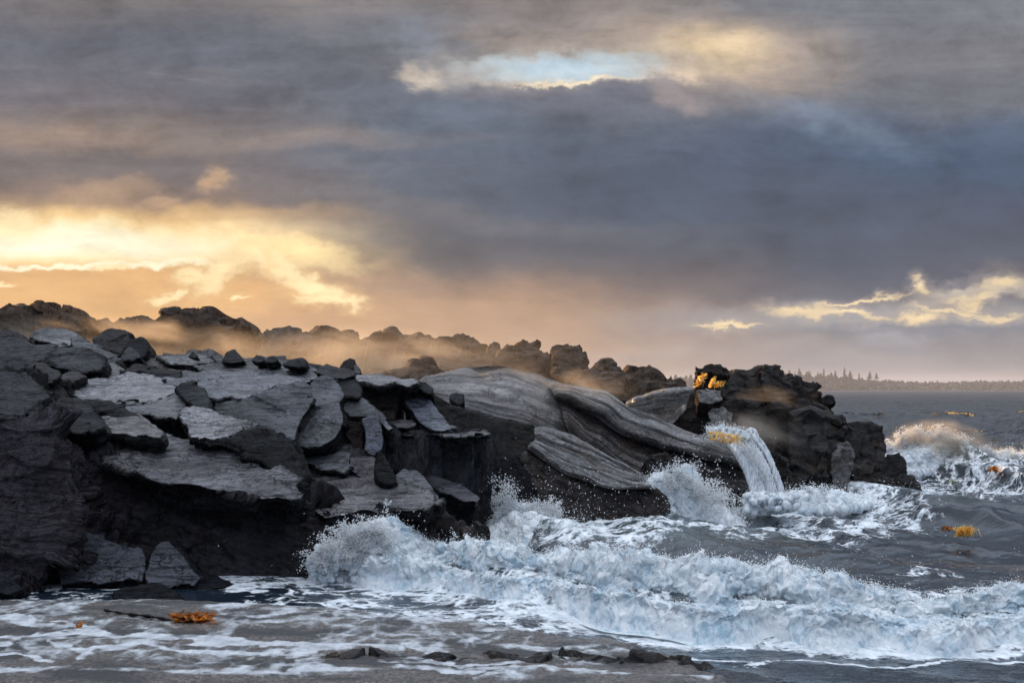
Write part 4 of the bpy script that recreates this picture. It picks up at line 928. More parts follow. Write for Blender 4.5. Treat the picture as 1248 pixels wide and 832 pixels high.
def water_material():
    m, g, b, o = material('sea_water')
    ge = g.new('ShaderNodeNewGeometry'); p = E(g, ge.outputs['Position'])
    foam = g.attr('foam'); crest = g.attr('crest')
    x, y, z = g.sep(p)
    pf = g.xyz(x, y * 0.8, z * .5)
    wob = g.scale(g.noise(pf, 1.6, 4.0, 0.55, out='Color'), 1.1)
    v1 = g.voronoi(g.vmath('ADD', pf, wob), 2.4, 'DISTANCE_TO_EDGE')
    v2 = g.voronoi(g.vmath('ADD', pf, wob), 7.5, 'DISTANCE_TO_EDGE')
    lace = 1.0 - (v1 * 2.2).min(1.0) * 0.62 - (v2 * 3.0).min(1.0) * 0.34
    nf = g.noise(pf, 9.0, 5.0, 0.7)
    fm = g.step(0.36, 0.82, foam * 0.80 + (lace - 0.60) * 0.95 + (nf - 0.5) * 0.9)
    fm = fm * g.step(0.03, 0.16, foam)
    deep = g.mixc(crest, (0.008, 0.015, 0.024, 1), (0.045, 0.068, 0.070, 1))
    fc = g.mixc(g.step(0.3, 0.7, nf), (0.42, 0.46, 0.50, 1), (0.78, 0.81, 0.84, 1))
    g.put(b.inputs['Base Color'], g.mixc(fm * 0.94, deep, fc))
    g.put(b.inputs['Roughness'], 0.09 + fm * 0.45 + g.step(25.0, 160.0, g.vmath('LENGTH', p)) * 0.40)
    b.inputs['IOR'].default_value = 1.333
    dist = g.vmath('LENGTH', p)
    near = g.step(60.0, 8.0, dist)
    r1 = g.noise(g.xyz(x * 1.0, y * 1.5, 0.0), 2.6, 5.0, 0.62)
    r2 = g.noise(g.xyz(x * 1.0, y * 1.6, 4.0), 0.9, 4.0, 0.6)
    n1 = g.bump(r1 + fm * 0.25, 0.55, 0.05 )
    n2 = g.bump(r2, (1.0 - near) * 0.9, 0.35, n1)
    g.put(b.inputs['Normal'], n2)
    return m

def sand_material():
    m, g, b, o = material('wet_sand')
    ge = g.new('ShaderNodeNewGeometry'); p = E(g, ge.outputs['Position'])
    foam = g.attr('foam'); x, y, z = g.sep(p); pf = g.xyz(x, y * 0.7, 0.0)
    wob = g.scale(g.noise(pf, 0.9, 3.0, 0.5, out='Color'), 1.3)
    v1 = g.voronoi(g.vmath('ADD', pf, wob), 1.3, 'DISTANCE_TO_EDGE')
    v2 = g.voronoi(g.vmath('ADD', pf, wob), 4.5, 'DISTANCE_TO_EDGE')
    lace = 1.0 - (v1 * 2.2).min(1.0) * 0.62 - (v2 * 3.0).min(1.0) * 0.34
    nf = g.noise(pf, 8.0, 5.0, 0.7)
    fm = g.step(0.30, 0.80, foam * 0.85 + (lace - 0.60) * 0.9 + (nf - 0.5) * 0.6) * g.step(0.03, 0.16, foam)
    grit = g.noise(g.xyz(x, y * .5, 0.0), 30.0, 5.0, 0.8); grit2 = g.noise(g.xyz(x, y * 1.8, 0.0), 24.0, 5.0, 0.7); pat = g.noise(g.xyz(x, y * 1.9, 2.0), 1.4, 5.0, 0.6)
    sand = g.mixc(g.step(0.32, 0.68, grit * .5 + grit2 * .5), (0.008, 0.0075, 0.0075, 1), (0.24, 0.215, 0.20, 1))
    sand = g.mixc(g.step(0.42, 0.60, pat) * .85, sand, (0.030, 0.031, 0.034, 1))
    g.put(b.inputs['Base Color'], g.mixc(fm * 0.92, sand, g.mixc(g.step(.3, .7, nf), (0.34, 0.36, 0.39, 1), (0.66, 0.69, 0.72, 1))))
    g.put(b.inputs['Roughness'], 0.06 + g.step(0.42, 0.6, pat) * 0.22 + fm * .35 + grit * .14)
    b.inputs['IOR'].default_value = 1.36
    h = grit * .35 + grit2 * .8 + pat * 1.4 + fm * .3
    g.put(b.inputs['Normal'], g.bump(h, 0.8, 0.030))
    return m
M_SEA = water_material(); M_SAND = sand_material()

def build_sea():
    nr, nc, x, y, dy = sea_grid()
    sx, sy, z, px, py = sea_height(x, y, dy)
    o = mesh_obj('sea', np.stack([x + sx, y + sy, z], 1), grid_faces(nr, nc), M_SEA)
    f = foam_mask(px, py, x, y)
    # whitecaps on the steep crests of the open sea
    p3 = np.stack([x, y, 0 * x], 1)
    cap = sstep(.24, .42, z) * sstep(.2, .55, fbm(p3 * .22, 3)) * sstep(22, 30, y) * 0.0
    f = np.maximum(f, cap)
    add_attr(o.data, 'foam', f); add_attr(o.data, 'crest', sstep(.10, .42, z) * sstep(45, 20, y))
    tag(o, kind='structure')
    # wet sand
    ys = np.concatenate([np.arange(5.0, 15.5, 0.014)]); us = np.concatenate([np.arange(-900, -60, 8), np.arange(-60, 1330, 1.5), np.arange(1330, 2100, 8)])
    U, Y = np.meshgrid(us, ys); u = U.ravel(); y = Y.ravel(); x = (u - 624) / F * y
    px, py = to_px(x, y); p3 = np.stack([x, y, 0 * x], 1)
    m = sand_mask(px, py)
    z = -0.14 + m * (0.166 + 0.012 * fbm(p3 * 1.3, 3)) + .014 * fbm(p3 * np.array([3.5, 7, 1]), 4, ridged=True) + .006 * fbm(p3 * np.array([16, 22, 1]), 3)
    lump = np.exp(-((py - np.interp(px, [360, 460, 600, 760, 880, 960], [798, 800, 805, 800, 815, 830])) / 6.0) ** 2) * sstep(380, 440, px) * sstep(930, 860, px)

    o = mesh_obj('wet_sand', np.stack([x, y, z], 1), grid_faces(len(ys), len(us)), M_SAND)
    add_attr(o.data, 'foam', foam_mask(px, py, x, y) * (1 - .5 * lump))
    tag(o, kind='structure')
build_sea()
# ------------------------------------------------------------------ white water
def foam_material(name, tint=(0.92, 0.94, 0.95), trans=0.16):
    m, g, b, o = material(name)
    ge = g.new('ShaderNodeNewGeometry'); p = E(g, ge.outputs['Position'])
    n = g.noise(p, 14.0, 6.0, 0.7); n2 = g.noise(p, 3.0, 4.0, 0.6)
    x_, y_, z_ = g.sep(p); st = g.noise(g.xyz(x_ * 9.0 + z_ * 3.0, y_ * 3.0, z_ * 3.0), 1.0, 6.0, 0.65, dist=0.8)
    vd = g.voronoi(g.vmath('ADD', p, g.scale(g.noise(p, 5.0, 3.0, 0.6, out='Color'), 0.5)), 9.0, 'DISTANCE_TO_EDGE')
    holes = g.step(0.34, 0.56, n * .3 + n2 * .3 + st * .4 + (0.10 - vd.min(0.2)) * 0.35)
    thin = g.attr('thin'); holes = (holes - thin * (0.55 + 0.9 * (st - 0.5))).sat()
    c = g.mixc(holes, (tint[0] * .42, tint[1] * .58, tint[2] * .68, 1), (*tint, 1))
    g.put(b.inputs['Base Color'], c); g.put(b.inputs['Roughness'], 0.55 - 0.2 * (1.0 - holes))
    g.put(b.inputs['Normal'], g.bump(n + g.noise(p, 45.0, 4.0, 0.7) * .4, 0.9, 0.03))
    tr = g.new('ShaderNodeBsdfTranslucent'); g.put(tr.inputs[0], (*tint, 1))
    mx = g.new('ShaderNodeMixShader'); mx.inputs[0].default_value = trans
    g.l.new(b.outputs[0], mx.inputs[1]); g.l.new(tr.outputs[0], mx.inputs[2]); g.l.new(mx.outputs[0], o.inputs[0])
    return m
M_FOAM = foam_material('white_foam'); M_SPRAY = foam_material('spray', (0.95, 0.95, 0.95), 0.8)

_bm = bmesh.new(); bmesh.ops.create_icosphere(_bm, subdivisions=1, radius=1.0)
ICO_V = np.array([v.co[:] for v in _bm.verts]); ICO_F = np.array([[v.index for v in f.verts] for f in _bm.faces]); _bm.free()
OCT_V = np.array([(1, 0, 0), (-1, 0, 0), (0, 1, 0), (0, -1, 0), (0, 0, 1), (0, 0, -1)], float)
OCT_F = np.array([(0, 2, 4), (2, 1, 4), (1, 3, 4), (3, 0, 4), (2, 0, 5), (1, 2, 5), (3, 1, 5), (0, 3, 5)])

def balls(C, Rr, base=(ICO_V, ICO_F), stretch=None, axis=None):
    C = np.asarray(C, float); Rr = np.asarray(Rr, float)
    bv, bf = base
    V = C[:, None, :] + bv[None] * Rr[:, None, None]
    if stretch is not None:
        pr = (bv[None] * np.ones((len(C), 1, 1)) * axis[:, None, :]).sum(2)
        V += axis[:, None, :] * (pr * (stretch[:, None] - 1) * Rr[:, None])[:, :, None]
    Fc = (np.arange(len(C))[:, None, None] * len(bv) + bf[None]).reshape(-1, bf.shape[1])
    return V.reshape(-1, 3), Fc

def surf(name, label, C, Rr, vs, amp=1.0, mat=None, freq=1.0, cat='surf', smooth=9):
    V, Fc = balls(C, Rr)
    me = bpy.data.meshes.new('t'); me.vertices.add(len(V)); me.vertices.foreach_set('co', V.astype(np.float32).ravel())
    me.loops.add(Fc.size); me.loops.foreach_set('vertex_index', Fc.astype(np.int32).ravel())
    me.polygons.add(len(Fc)); me.polygons.foreach_set('loop_start', np.arange(0, Fc.size, 3, dtype=np.int32)); me.update(calc_edges=True)
    p, q, nn = voxel_mesh(me, vs)
    e = np.concatenate([q[:, [0, 1]], q[:, [1, 2]], q[:, [2, 3]], q[:, [3, 0]]]); n_ = len(p)
    deg = np.bincount(e[:, 0], minlength=n_) + np.bincount(e[:, 1], minlength=n_) + 1e-9
    for _ in range(smooth):
        p = np.stack([(np.bincount(e[:, 0], p[e[:, 1], k], n_) + np.bincount(e[:, 1], p[e[:, 0], k], n_)) / deg for k in range(3)], 1)
    w = np.stack([fbm(p * 3.1 * freq + k, 3) for k in (0, 30, 60)], 1)
    pp = p + w * .12
    fl = np.stack([pp[:, 0] * 11 + pp[:, 2] * 3, pp[:, 1] * 3.5, pp[:, 2] * 3.2], 1) * freq
    d = .050 * fbm(pp * 3.2 * freq, 3) + .038 * fbm(fl, 4, ridged=True) + .026 * fbm(fl * 2.6 + 5, 4, ridged=True) + .012 * fbm(pp * 30 * freq, 3)
    p2 = p + (nn * d[:, None] + w * .05) * amp
    o = mesh_obj(name, p2, q, mat or M_FOAM, True)
    tag(o, label, cat, kind='stuff')
    return p2, nn

DROP_C, DROP_R, DROP_A, DROP_S = [], [], [], []
def drops(C, Rr, A=None, St=None):
    n = len(C); DROP_C.append(C); DROP_R.append(Rr)
    DROP_A.append(A if A is not None else np.tile([0, 0, 1.0], (n, 1))); DROP_S.append(St if St is not None else np.ones(n))

def fray(p, nn, n, spread, size, up=.6):
    """drops torn off a body of foam"""
    k = rng.choice(np.where(nn[:, 2] > -.1)[0], n)
    d = nn[k] + np.array([0, 0, up]) + rng.normal(size=(n, 3)) * .45
    L = rng.exponential(spread, n)
    C = p[k] + d * L[:, None]
    drops(C, size * rng.lognormal(0, .45, n) * np.exp(-L / (spread * 6)))

def jets(org, direction, n_arc, speed, Y_spread, size, dens=26, cone=.5, tmax=.5, clump=.5):
    """thrown water: arcs of drops and threads"""
    for a in range(n_arc):
        v = np.array(direction, float) + rng.normal(size=3) * cone * np.array([1, .5, .6]); v /= np.linalg.norm(v)
        v *= speed * rng.uniform(.35, 1.0)
        o = np.array(org[rng.integers(len(org))], float) + rng.normal(size=3) * .03
        T = tmax * rng.uniform(.4, 1); n = int(dens * rng.uniform(.5, 1.5))
        t = T * rng.random(n) ** (.5 + clump * rng.random())
        C = o + v * t[:, None] + np.array([0, 0, -4.9]) * (t ** 2)[:, None] + rng.normal(size=(n, 3)) * (.012 + .05 * t[:, None])
        vel = v + np.array([0, 0, -9.8]) * t[:, None]; vel /= np.linalg.norm(vel, axis=1)[:, None] + 1e-9
        keep = C[:, 2] > 0
        C, vel, t = C[keep], vel[keep], t[keep]
        m = len(C)
        if m: drops(C, size * rng.lognormal(0, .5, m) * (1.3 - .9 * t / T), vel, rng.uniform(1, 2.4, m))

# --- the near breaker
def roller():
    us = np.arange(384, 1430, 1.05); tt = np.concatenate([np.linspace(-.10, .5, 130), np.linspace(.5, 1.35, 110)[1:]])
    U, T = np.meshgrid(us, tt); u = U.ravel(); t = T.ravel(); nr, nc = len(tt), len(us)
    fo = np.interp(u, BRK['u'], BRK['foot']); tp = np.interp(u, BRK['u'], BRK['top'])
    Y0 = HC * F / (fo + 4 * np.sin(u * .045) - HZ); y = Y0 + .04 + t * 1.3; x = (u - 624) / F * y
    H = np.maximum(.06, HC - (tp - HZ) / F * (Y0 + .95))
    one = lambda k, f, o=3: fbm(np.stack([x * f, 0 * x + k, 0 * x + k * 2.3], 1), o)
    p3 = np.stack([x, y, 0 * x], 1)
    tf = t + .10 * one(3, 1.4) + .10 * fbm(p3 * np.array([2.6, 1.2, 1]), 4)
    f1 = (.50 + .26 * one(5, 1.1)) * sstep(-.02, .15, tf) * (1 - .45 * sstep(.22, .42, tf))
    tc = .74 + .14 * one(11, .8)
    pk = .98 + .42 * one(7, 1.3, 2) + .34 * np.clip(one(9, 5.0, 4), 0, 1)
    f2 = pk * np.exp(-((t - tc) / np.where(t < tc, .19, .26)) ** 2)
    body = .30 * sstep(-.02, .2, tf) * sstep(1.35, .9, t)
    h = np.maximum(np.maximum(f1, f2), body)
    h = h + .30 * np.minimum(f1, f2)
    env = sstep(-.02, .10, tf) * sstep(1.35, 1.05, t) * sstep(384, 410, u)
    q = np.stack([x, y, h * H * 1.5], 1)
    b1 = fbm(q * 3.2 + 4, 4); b2 = fbm(q * 8.0 + 9, 4, ridged=True); fl = q * np.array([13, 4.5, 5.0])
    b3 = fbm(fl + 2, 4, ridged=True); b4 = fbm(q * 34 + 1, 3)
    z = H * h * (.92 + .30 * b1) + (.045 * b2 + .030 * b3 + .006 * b4) * env - .045 * (1 - env)
    wx = .11 * fbm(q * 4.0 + 20, 4) + .030 * fbm(q * 15 + 41, 3); wy = .13 * fbm(q * 4.0 + 60, 4) + .035 * fbm(q * 15 + 71, 3)
    V = np.stack([x + wx * env, y + wy * env - .10 * env * sstep(.1, .35, z), z], 1)
    o = mesh_obj('breaking_wave', V, grid_faces(nr, nc), M_FOAM, True)
    add_attr(o.data, 'thin', np.clip(sstep(.10, -.45, b1) * .75 + sstep(.05, -.45, b2) * .35 + body * 0 + .5 * sstep(.55, .30, h) * sstep(.15, .3, tf), 0, 1))
    tag(o, 'long white breaking wave rolling across the foreground onto the sand', 'surf', kind='stuff')
    G_ = V.reshape(nr, nc, 3); N = np.cross(np.gradient(G_, axis=1), np.gradient(G_, axis=0)).reshape(-1, 3); N /= np.linalg.norm(N, axis=1, keepdims=True) + 1e-9
    N *= np.sign(N[:, 2:3] + 1e-9)
    k = (env > .5) & ((rng.random(len(V)) < .10) | ((h > .62) & (t > .3)))
    return V[k], N[k]
def near_breaker():
    C = np.zeros((0, 3)); Rr = np.zeros(0)
    # tongue of spray thrown up against the dark wall on the left
    e = []
    for _ in range(520):
        a = rng.random(); b = rng.random()
        px = 385 + 110 * a + rng.normal() * 5; cap = np.interp(px, [370, 400, 430, 455, 480, 505], [694, 664, 648, 652, 676, 704])
        py = cap + 9 * math.sin(px * .31) * math.sin(px * .17 + 1) + (712 - cap) * b ** .8
        e.append((*P(px, py, 13.05 + rng.uniform(0, .40)), rng.uniform(.014, .042)))
    e = np.array(e); C = np.vstack([C, e[:, :3]]); Rr = np.concatenate([Rr, e[:, 3]])
    p0, n0 = surf('shore_splash', 'tongue of white spray thrown up against the dark rock wall', C, Rr, .011, smooth=6)
    fray(p0, n0, 7000, .030, .0045)
    p, nn = roller()
    fray(p, nn, 26000, .016, .0042)
    hi = p[(p[:, 2] > .28) & (nn[:, 2] > .3)]
    for k in range(34):
        q = hi[rng.integers(len(hi))]
        jets([q], (rng.normal() * .3, -.1, 1), 3, rng.uniform(.9, 1.9), 0, .006, 16, .18, .22)
    org = [P(a, b, 13.0) for a, b in ((400, 672), (420, 655), (440, 650), (452, 655), (392, 690), (470, 670), (430, 680))]
    jets(org, (.0, -.1, 1), 260, 2.0, 0, .007, 30, .5, .30)
    jets([P(450, 650, 13.0), P(462, 655, 13)], (.45, -.1, .7), 60, 1.5, 0, .008, 24, .3, .30)
    for u in np.arange(560, 1240, 22):
        tp = np.interp(u, BRK['u'], BRK['top'])
        if rng.random() < .6: jets([P(u + rng.uniform(-10, 10), tp + 8, 11.2)], (0, 0, 1), 5, rng.uniform(.8, 1.5), 0, .006, 14, .2, .18)
near_breaker()

def bank(name, label, pts, n, vs, depth, rr=(.03, .09), amp=1.0, fr=2000, fsz=.007, low=0.0):
    """a bank of foam: pts = (column, row of its foot, row of its crest, metres away)"""
    pts = np.array(pts, float); C, Rr = [], []
    u = rng.uniform(pts[0, 0], pts[-1, 0], n); tp = np.interp(u, pts[:, 0], pts[:, 2]); Y0 = np.interp(u, pts[:, 0], pts[:, 3])
    t = rng.random(n); y = Y0 + t * depth; x = (u - 624) / F * y
    zt = HC - (tp - HZ) / F * (Y0 + depth * .5)
    lump = 1 + .35 * perlin(np.stack([x * 2.6, y * 2.6, 0 * x + 2], 1)) + .22 * perlin(np.stack([x * 7, y * 7, 0 * x + 3], 1))
    z = zt * sstep(0, .45, t + .08) * (1 - .5 * sstep(.6, 1, t)) * lump * (.55 + .45 * rng.random(n) ** .5)
    Rr = rng.uniform(rr[0], rr[1], n); C = np.stack([x, y, np.maximum(z - Rr * .6, low)], 1)
    p, nn = surf(name, label, C, Rr, vs, amp)
    fray(p, nn, fr, .035, fsz)
    return p, nn
bank('rising_splash', 'tall white splash climbing between the striped ledge and the waterfall', [(794, 640, 590, 17.2), (806, 648, 574, 17.1), (824, 652, 572, 17.1), (840, 654, 584, 17.1), (860, 652, 606, 17.2), (880, 648, 626, 17.3), (900, 645, 638, 17.4)], 1500, .015, .7, (.03, .085), fr=7000)
jets([P(a, b, 17.1) for a, b in ((812, 590), (826, 584), (840, 590), (850, 604), (866, 612))], (.12, 0, 1), 130, 2.5, 0, .0085, 22, .38, .32)
jets([P(a, b, 17.3) for a, b in ((850, 600), (870, 610))], (.7, 0, .8), 60, 2.2, 0, .007, 20, .3, .40)
bank('churned_foam', 'foam piled in the inlet behind the near breaker, below the black rocks', [(592, 664, 640, 15.9), (610, 672, 628, 15.9), (640, 680, 622, 15.8), (670, 682, 632, 15.7), (700, 684, 652, 15.4), (740, 688, 668, 15.0)], 1500, .016, 1.6, (.03, .08), fr=6000, amp=1.0)
jets([P(a, b, 16.4) for a, b in ((612, 626), (620, 622), (628, 624), (606, 622))], (-.12, 0, 1), 60, 3.3, 0, .0085, 26, .12, .40)
jets([P(a, b, 16.4) for a, b in ((650, 625), (664, 622), (640, 628), (676, 628))], (.1, 0, 1), 90, 1.9, 0, .008, 20, .4, .25)
bank('foam_bank', 'low foam along the foot of the dark crag', [(944, 624, 612, 20.6), (970, 628, 600, 20.5), (990, 626, 596, 20.6), (1020, 626, 602, 20.8), (1050, 620, 606, 21.6), (1100, 614, 602, 22.6), (1140, 612, 603, 23.0)], 900, .02, 1.0, (.03, .09), fr=4000)
jets([P(a, b, 20.6) for a, b in ((985, 600), (1000, 600))], (.5, 0, .8), 26, 1.8, 0, .008, 18, .3, .3)
# --- the far breaker with its sunlit spray
bank('far_breaker', 'breaking wave with sunlit spray beyond the seaward end of the crag', [(1076, 578, 556, 29.8), (1096, 579, 546, 29.8), (1120, 579, 543, 29.7), (1150, 577, 545, 29.9), (1180, 574, 555, 30.2), (1210, 572, 554, 30.4), (1260, 571, 556, 30.6), (1330, 570, 558, 30.6)], 2600, .028, 1.2, (.05, .13), fr=12000, fsz=.009, amp=1.6)
for a, b, lean, sp, n in ((1090, 556, -.25, 2.6, 70), (1100, 550, .05, 3.1, 90), (1112, 548, .25, 3.1, 90), (1120, 546, -.05, 3.3, 90), (1133, 546, .35, 3.4, 100), (1143, 548, .05, 3.0, 80),
                          (1152, 550, .55, 3.2, 90), (1163, 556, .35, 2.1, 60), (1182, 560, .1, 1.8, 40), (1196, 560, .3, 2.5, 60), (1212, 562, .2, 1.6, 40), (1232, 563, .4, 2.0, 40)):
    jets([P(a, b, 30.3)], (lean, 0, 1), n, sp, 0, .0095, 44, .17, .55, clump=.9)
# --- waterfall over the end of the fold
def waterfall():
    C, Rr = [], []
    for s in range(64):
        a = s / 63.0
        if rng.random() < (.25 if .1 < a < .9 else .5): continue
        x0 = 876 + 35 * a; y0 = 538 - 8 * a + 3 * rng.normal() ; x1 = 918 + 38 * a + rng.normal() * 2; y1 = 612 - 2 * a
        Y0 = 19.55 + .5 * a; r = rng.uniform(.005, .024)
        ph = rng.uniform(0, 6.28)
        for t in np.linspace(0, 1, 46):
            px = x0 + (x1 - x0) * (1 - (1 - t) ** 1.25) ; py = y0 + (y1 - y0) * t ** 1.75 - 5 * math.sin(min(t * 4, 1) * 3.14)
            C.append((*P(px, py, Y0 - .30 * t), ) ); Rr.append(r * (1 + .6 * t + .3 * math.sin(t * 9 + ph)))
    C = np.array(C); Rr = np.array(Rr)
    V, Fc = balls(C, Rr); me = bpy.data.meshes.new('t'); me.from_pydata(V.tolist(), [], Fc.tolist())
    p, q, nn = voxel_mesh(me, .014)
    w = fbm(np.stack([p[:, 0] * 26 - p[:, 2] * 6, p[:, 1] * 9, p[:, 2] * 1.3], 1), 4, ridged=True)
    p2 = p + nn * (w * .022)[:, None]
    m, g, b, o_ = material('falling_water')
    tc = g.new('ShaderNodeNewGeometry'); pp = E(g, tc.outputs['Position']); x, y, z = g.sep(pp)
    n = g.noise(g.xyz(x * 34.0 - z * 9.0, y * 9.0, z * 1.6), 1.0, 5.0, 0.6)
    k = g.step(0.38, 0.62, n)
    g.put(b.inputs['Base Color'], g.mixc(k, (0.42, 0.47, 0.51, 1), (0.90, 0.91, 0.92, 1))); g.put(b.inputs['Roughness'], 0.15 + k * .3)
    tr = g.new('ShaderNodeBsdfTranslucent'); tr.inputs[0].default_value = (.9, .92, .94, 1)
    mx = g.new('ShaderNodeMixShader'); mx.inputs[0].default_value = .35
    g.l.new(b.outputs[0], mx.inputs[1]); g.l.new(tr.outputs[0], mx.inputs[2]); g.l.new(mx.outputs[0], o_.inputs[0])
    o = mesh_obj('waterfall', p2, q, m, True); tag(o, 'curved white waterfall pouring off the right end of the long folded rock', 'waterfall')
    jets([P(a, b, 19.5) for a, b in ((905, 548), (915, 560), (925, 575), (900, 540), (912, 545))], (.5, -.2, .1), 60, 1.2, 0, .007, 20, .3, .35)
    # foam at the lip
    C = []; Rr = []
    for _ in range(300):
        px = rng.uniform(862, 914); py = np.interp(px, [862, 880, 896, 914], [525, 523, 526, 532]) + rng.uniform(-3, 7)
        C.append(P(px, py, 19.75 + rng.uniform(-.15, .3))); Rr.append(rng.uniform(.008, .024))
    pz, nz = surf('lip_foam', 'sun-gilded foam tumbling over the lip of the waterfall', C, Rr, .013, .8)
    fray(pz, nz, 2500, .02, .006)
    jets([P(a, 531, 19.8) for a in (868, 880, 890, 900, 908)], (.2, 0, 1), 60, 1.1, 0, .007, 14, .4, .2)
    pz, nz = surf('plunge_foam', 'foam boiling where the waterfall strikes the sea', [P(rng.uniform(908, 972), rng.uniform(604, 622), 19.3 + rng.uniform(-.3, .6)) for _ in range(420)], rng.uniform(.015, .05, 420), .014, 1.0)
    fray(pz, nz, 3000, .03, .006)
waterfall()
# fine drops hanging in front of the wet rocks
def cloud(cx, cy, sx, sy, Y, n, size):
    px = cx + rng.normal(size=n) * sx; py = cy + rng.normal(size=n) * sy; yy = Y + rng.uniform(-.3, .3, n)
    C = np.stack([(px - 624) / F * yy, yy, HC - (py - HZ) / F * yy], 1); drops(C, size * rng.lognormal(0, .5, n))
cloud(848, 590, 26, 20, 17.0, 420, .0065)
cloud(700, 610, 50, 26, 16.4, 420, .0045)
cloud(1200, 556, 30, 4, 30.2, 500, .007)
cloud(888, 532, 16, 3, 19.7, 500, .006)
cloud(612, 610, 10, 22, 16.4, 70, .009)
cloud(770, 520, 10, 8, 21.5, 60, .008)
cloud(470, 655, 40, 18, 12.9, 160, .0045)
cloud(880, 680, 230, 10, 11.5, 260, .0035)
C = np.vstack(DROP_C); Rr = np.concatenate(DROP_R); Rr = np.minimum(Rr, .00058 * C[:, 1]); A = np.vstack(DROP_A); St = np.concatenate(DROP_S)
V, Fc = balls(C, Rr, (OCT_V, OCT_F), St, A)
o = mesh_obj('sea_spray', V, Fc, M_SPRAY, True); tag(o, 'white drops of spray thrown up by the waves along the rocks', 'spray', kind='stuff')
print('DROPS', len(C))
# ------------------------------------------------------------------ kelp
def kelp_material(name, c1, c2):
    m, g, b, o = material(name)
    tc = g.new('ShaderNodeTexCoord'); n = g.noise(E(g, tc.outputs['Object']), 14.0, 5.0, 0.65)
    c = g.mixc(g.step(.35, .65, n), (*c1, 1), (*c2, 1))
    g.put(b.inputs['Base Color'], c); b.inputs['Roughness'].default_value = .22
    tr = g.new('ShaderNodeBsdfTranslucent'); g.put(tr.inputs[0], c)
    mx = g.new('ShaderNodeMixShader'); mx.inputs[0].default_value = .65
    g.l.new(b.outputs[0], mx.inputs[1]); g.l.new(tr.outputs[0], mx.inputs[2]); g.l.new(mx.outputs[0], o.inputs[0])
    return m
M_GOLD = kelp_material('golden_kelp_and_glints', (.80, .46, .06), (1.0, .80, .30)); M_ORANGE = kelp_material('orange_kelp', (.20, .06, .01), (.78, .30, .04)); M_STEM = kelp_material('kelp_stem', (.01, .008, .006), (.03, .022, .015))  # the gold serves real kelp and the painted glints on crag and lip
def blade(V, Fc, o, d, up, L, w, wave, n=12):
    d = np.array(d, float); d /= np.linalg.norm(d); s_ = np.cross(d, up); s_ /= np.linalg.norm(s_) + 1e-9
    ph = random.uniform(0, 6); b0 = len(V)
    for i in range(n + 1):
        t = i / n; c = np.array(o) + d * L * t + np.array(up) * (wave * math.sin(t * 7 + ph) + wave * .6 * t) + s_ * .2 * L * math.sin(t * 4 + ph) * t
        ww = w * math.sin(min(1, t * 1.15 + .12) * math.pi) ** .6 * (1 + .25 * math.sin(t * 23 + ph)) + .002
        V.append(c - s_ * ww + np.array(up) * wave * .35 * math.sin(t * 17 + ph)); V.append(c + s_ * ww + np.array(up) * wave * .35 * math.cos(t * 15 + ph))
    for i in range(n): Fc.append((b0 + 2 * i, b0 + 2 * i + 1, b0 + 2 * i + 3, b0 + 2 * i + 2))
def kelp(name, label, corners, n, w, mat, stem=None, up=(0, 0, 1), wave=.016, cat='seaweed'):
    """corners: start and end points the fronds run between"""
    a, b = np.array(corners[0]), np.array(corners[1])
    V, Fc = [], []
    L = np.linalg.norm(b - a)
    for k in range(n):
        t = random.random() * .6; o = a + (b - a) * t + np.array([random.gauss(0, w * .4), random.gauss(0, w * .8), random.uniform(0, w)]) * 1.0
        d = (b - a) / L + np.array([0, random.gauss(0, .35), random.gauss(0, .05 if up[2] == 1 else .12)])
        blade(V, Fc, o, d, np.array(up), L * random.uniform(.3, .55), w * random.uniform(.4, 1), wave)
    if not stem:
        return tag(mesh_obj(name, np.array(V), Fc, mat, True, tuple((a + b) / 2)), label, cat)
    root = bpy.data.objects.new(name, None); COL.objects.link(root); root.location = tuple((a + b) / 2); tag(root, label, cat)
    f = mesh_obj('fronds', np.array(V), Fc, mat, True, tuple((a + b) / 2)); f.location = (0, 0, 0); f.parent = root
    if stem:
        pts = [np.array(p) for p in stem]; V, Fc = [], []
        P_ = []
        for p0, p1 in zip(pts[:-1], pts[1:]):
            for i in range(6): P_.append(p0 + (p1 - p0) * i / 6)
        P_.append(pts[-1])
        for i, c in enumerate(P_):
            r = .010 + .006 * math.sin(i * 1.7) + .004 * (i / len(P_))
            for j in range(7):
                an = j / 7 * 6.283; V.append(c + np.array([.1 * math.cos(an), math.cos(an), math.sin(an)]) * r)
        for i in range(len(P_) - 1):
            for j in range(7): Fc.append((i * 7 + j, i * 7 + (j + 1) % 7, i * 7 + 7 + (j + 1) % 7, i * 7 + 7 + j))
        s = mesh_obj('stem', np.array(V), Fc, M_STEM, True, tuple((a + b) / 2)); s.location = (0, 0, 0); s.parent = root
    return root
kelp('kelp', 'orange kelp frond with a long dark stem washed up on the wet sand', (P(204, 755, 10.8), P(271, 756, 10.8)), 44, .04, M_ORANGE, [P(127, 743, 11.2), P(150, 747, 11.05), P(180, 750, 10.95), P(208, 755, 10.8)])
kelp('kelp_scrap', 'tiny orange scrap of kelp on the sand near the left edge', (P(88, 763, 10.5), P(104, 763, 10.5)), 8, .02, M_ORANGE)
kelp('kelp', 'golden kelp floating on the open water at the right, in full sun', (P(1164, 650, 17.3), P(1193, 652, 17.2)), 34, .045, M_GOLD, wave=.05)
kelp('kelp_scrap', 'small brown kelp bulb floating left of the golden kelp', (P(1148, 646, 17.5), P(1162, 646, 17.5)), 12, .04, M_ORANGE, wave=.02)
kelp('kelp', 'orange kelp caught on the wave behind the far breaker', (P(1205, 573, 28.5), P(1220, 574, 28.5)), 12, .04, M_ORANGE, wave=.05)
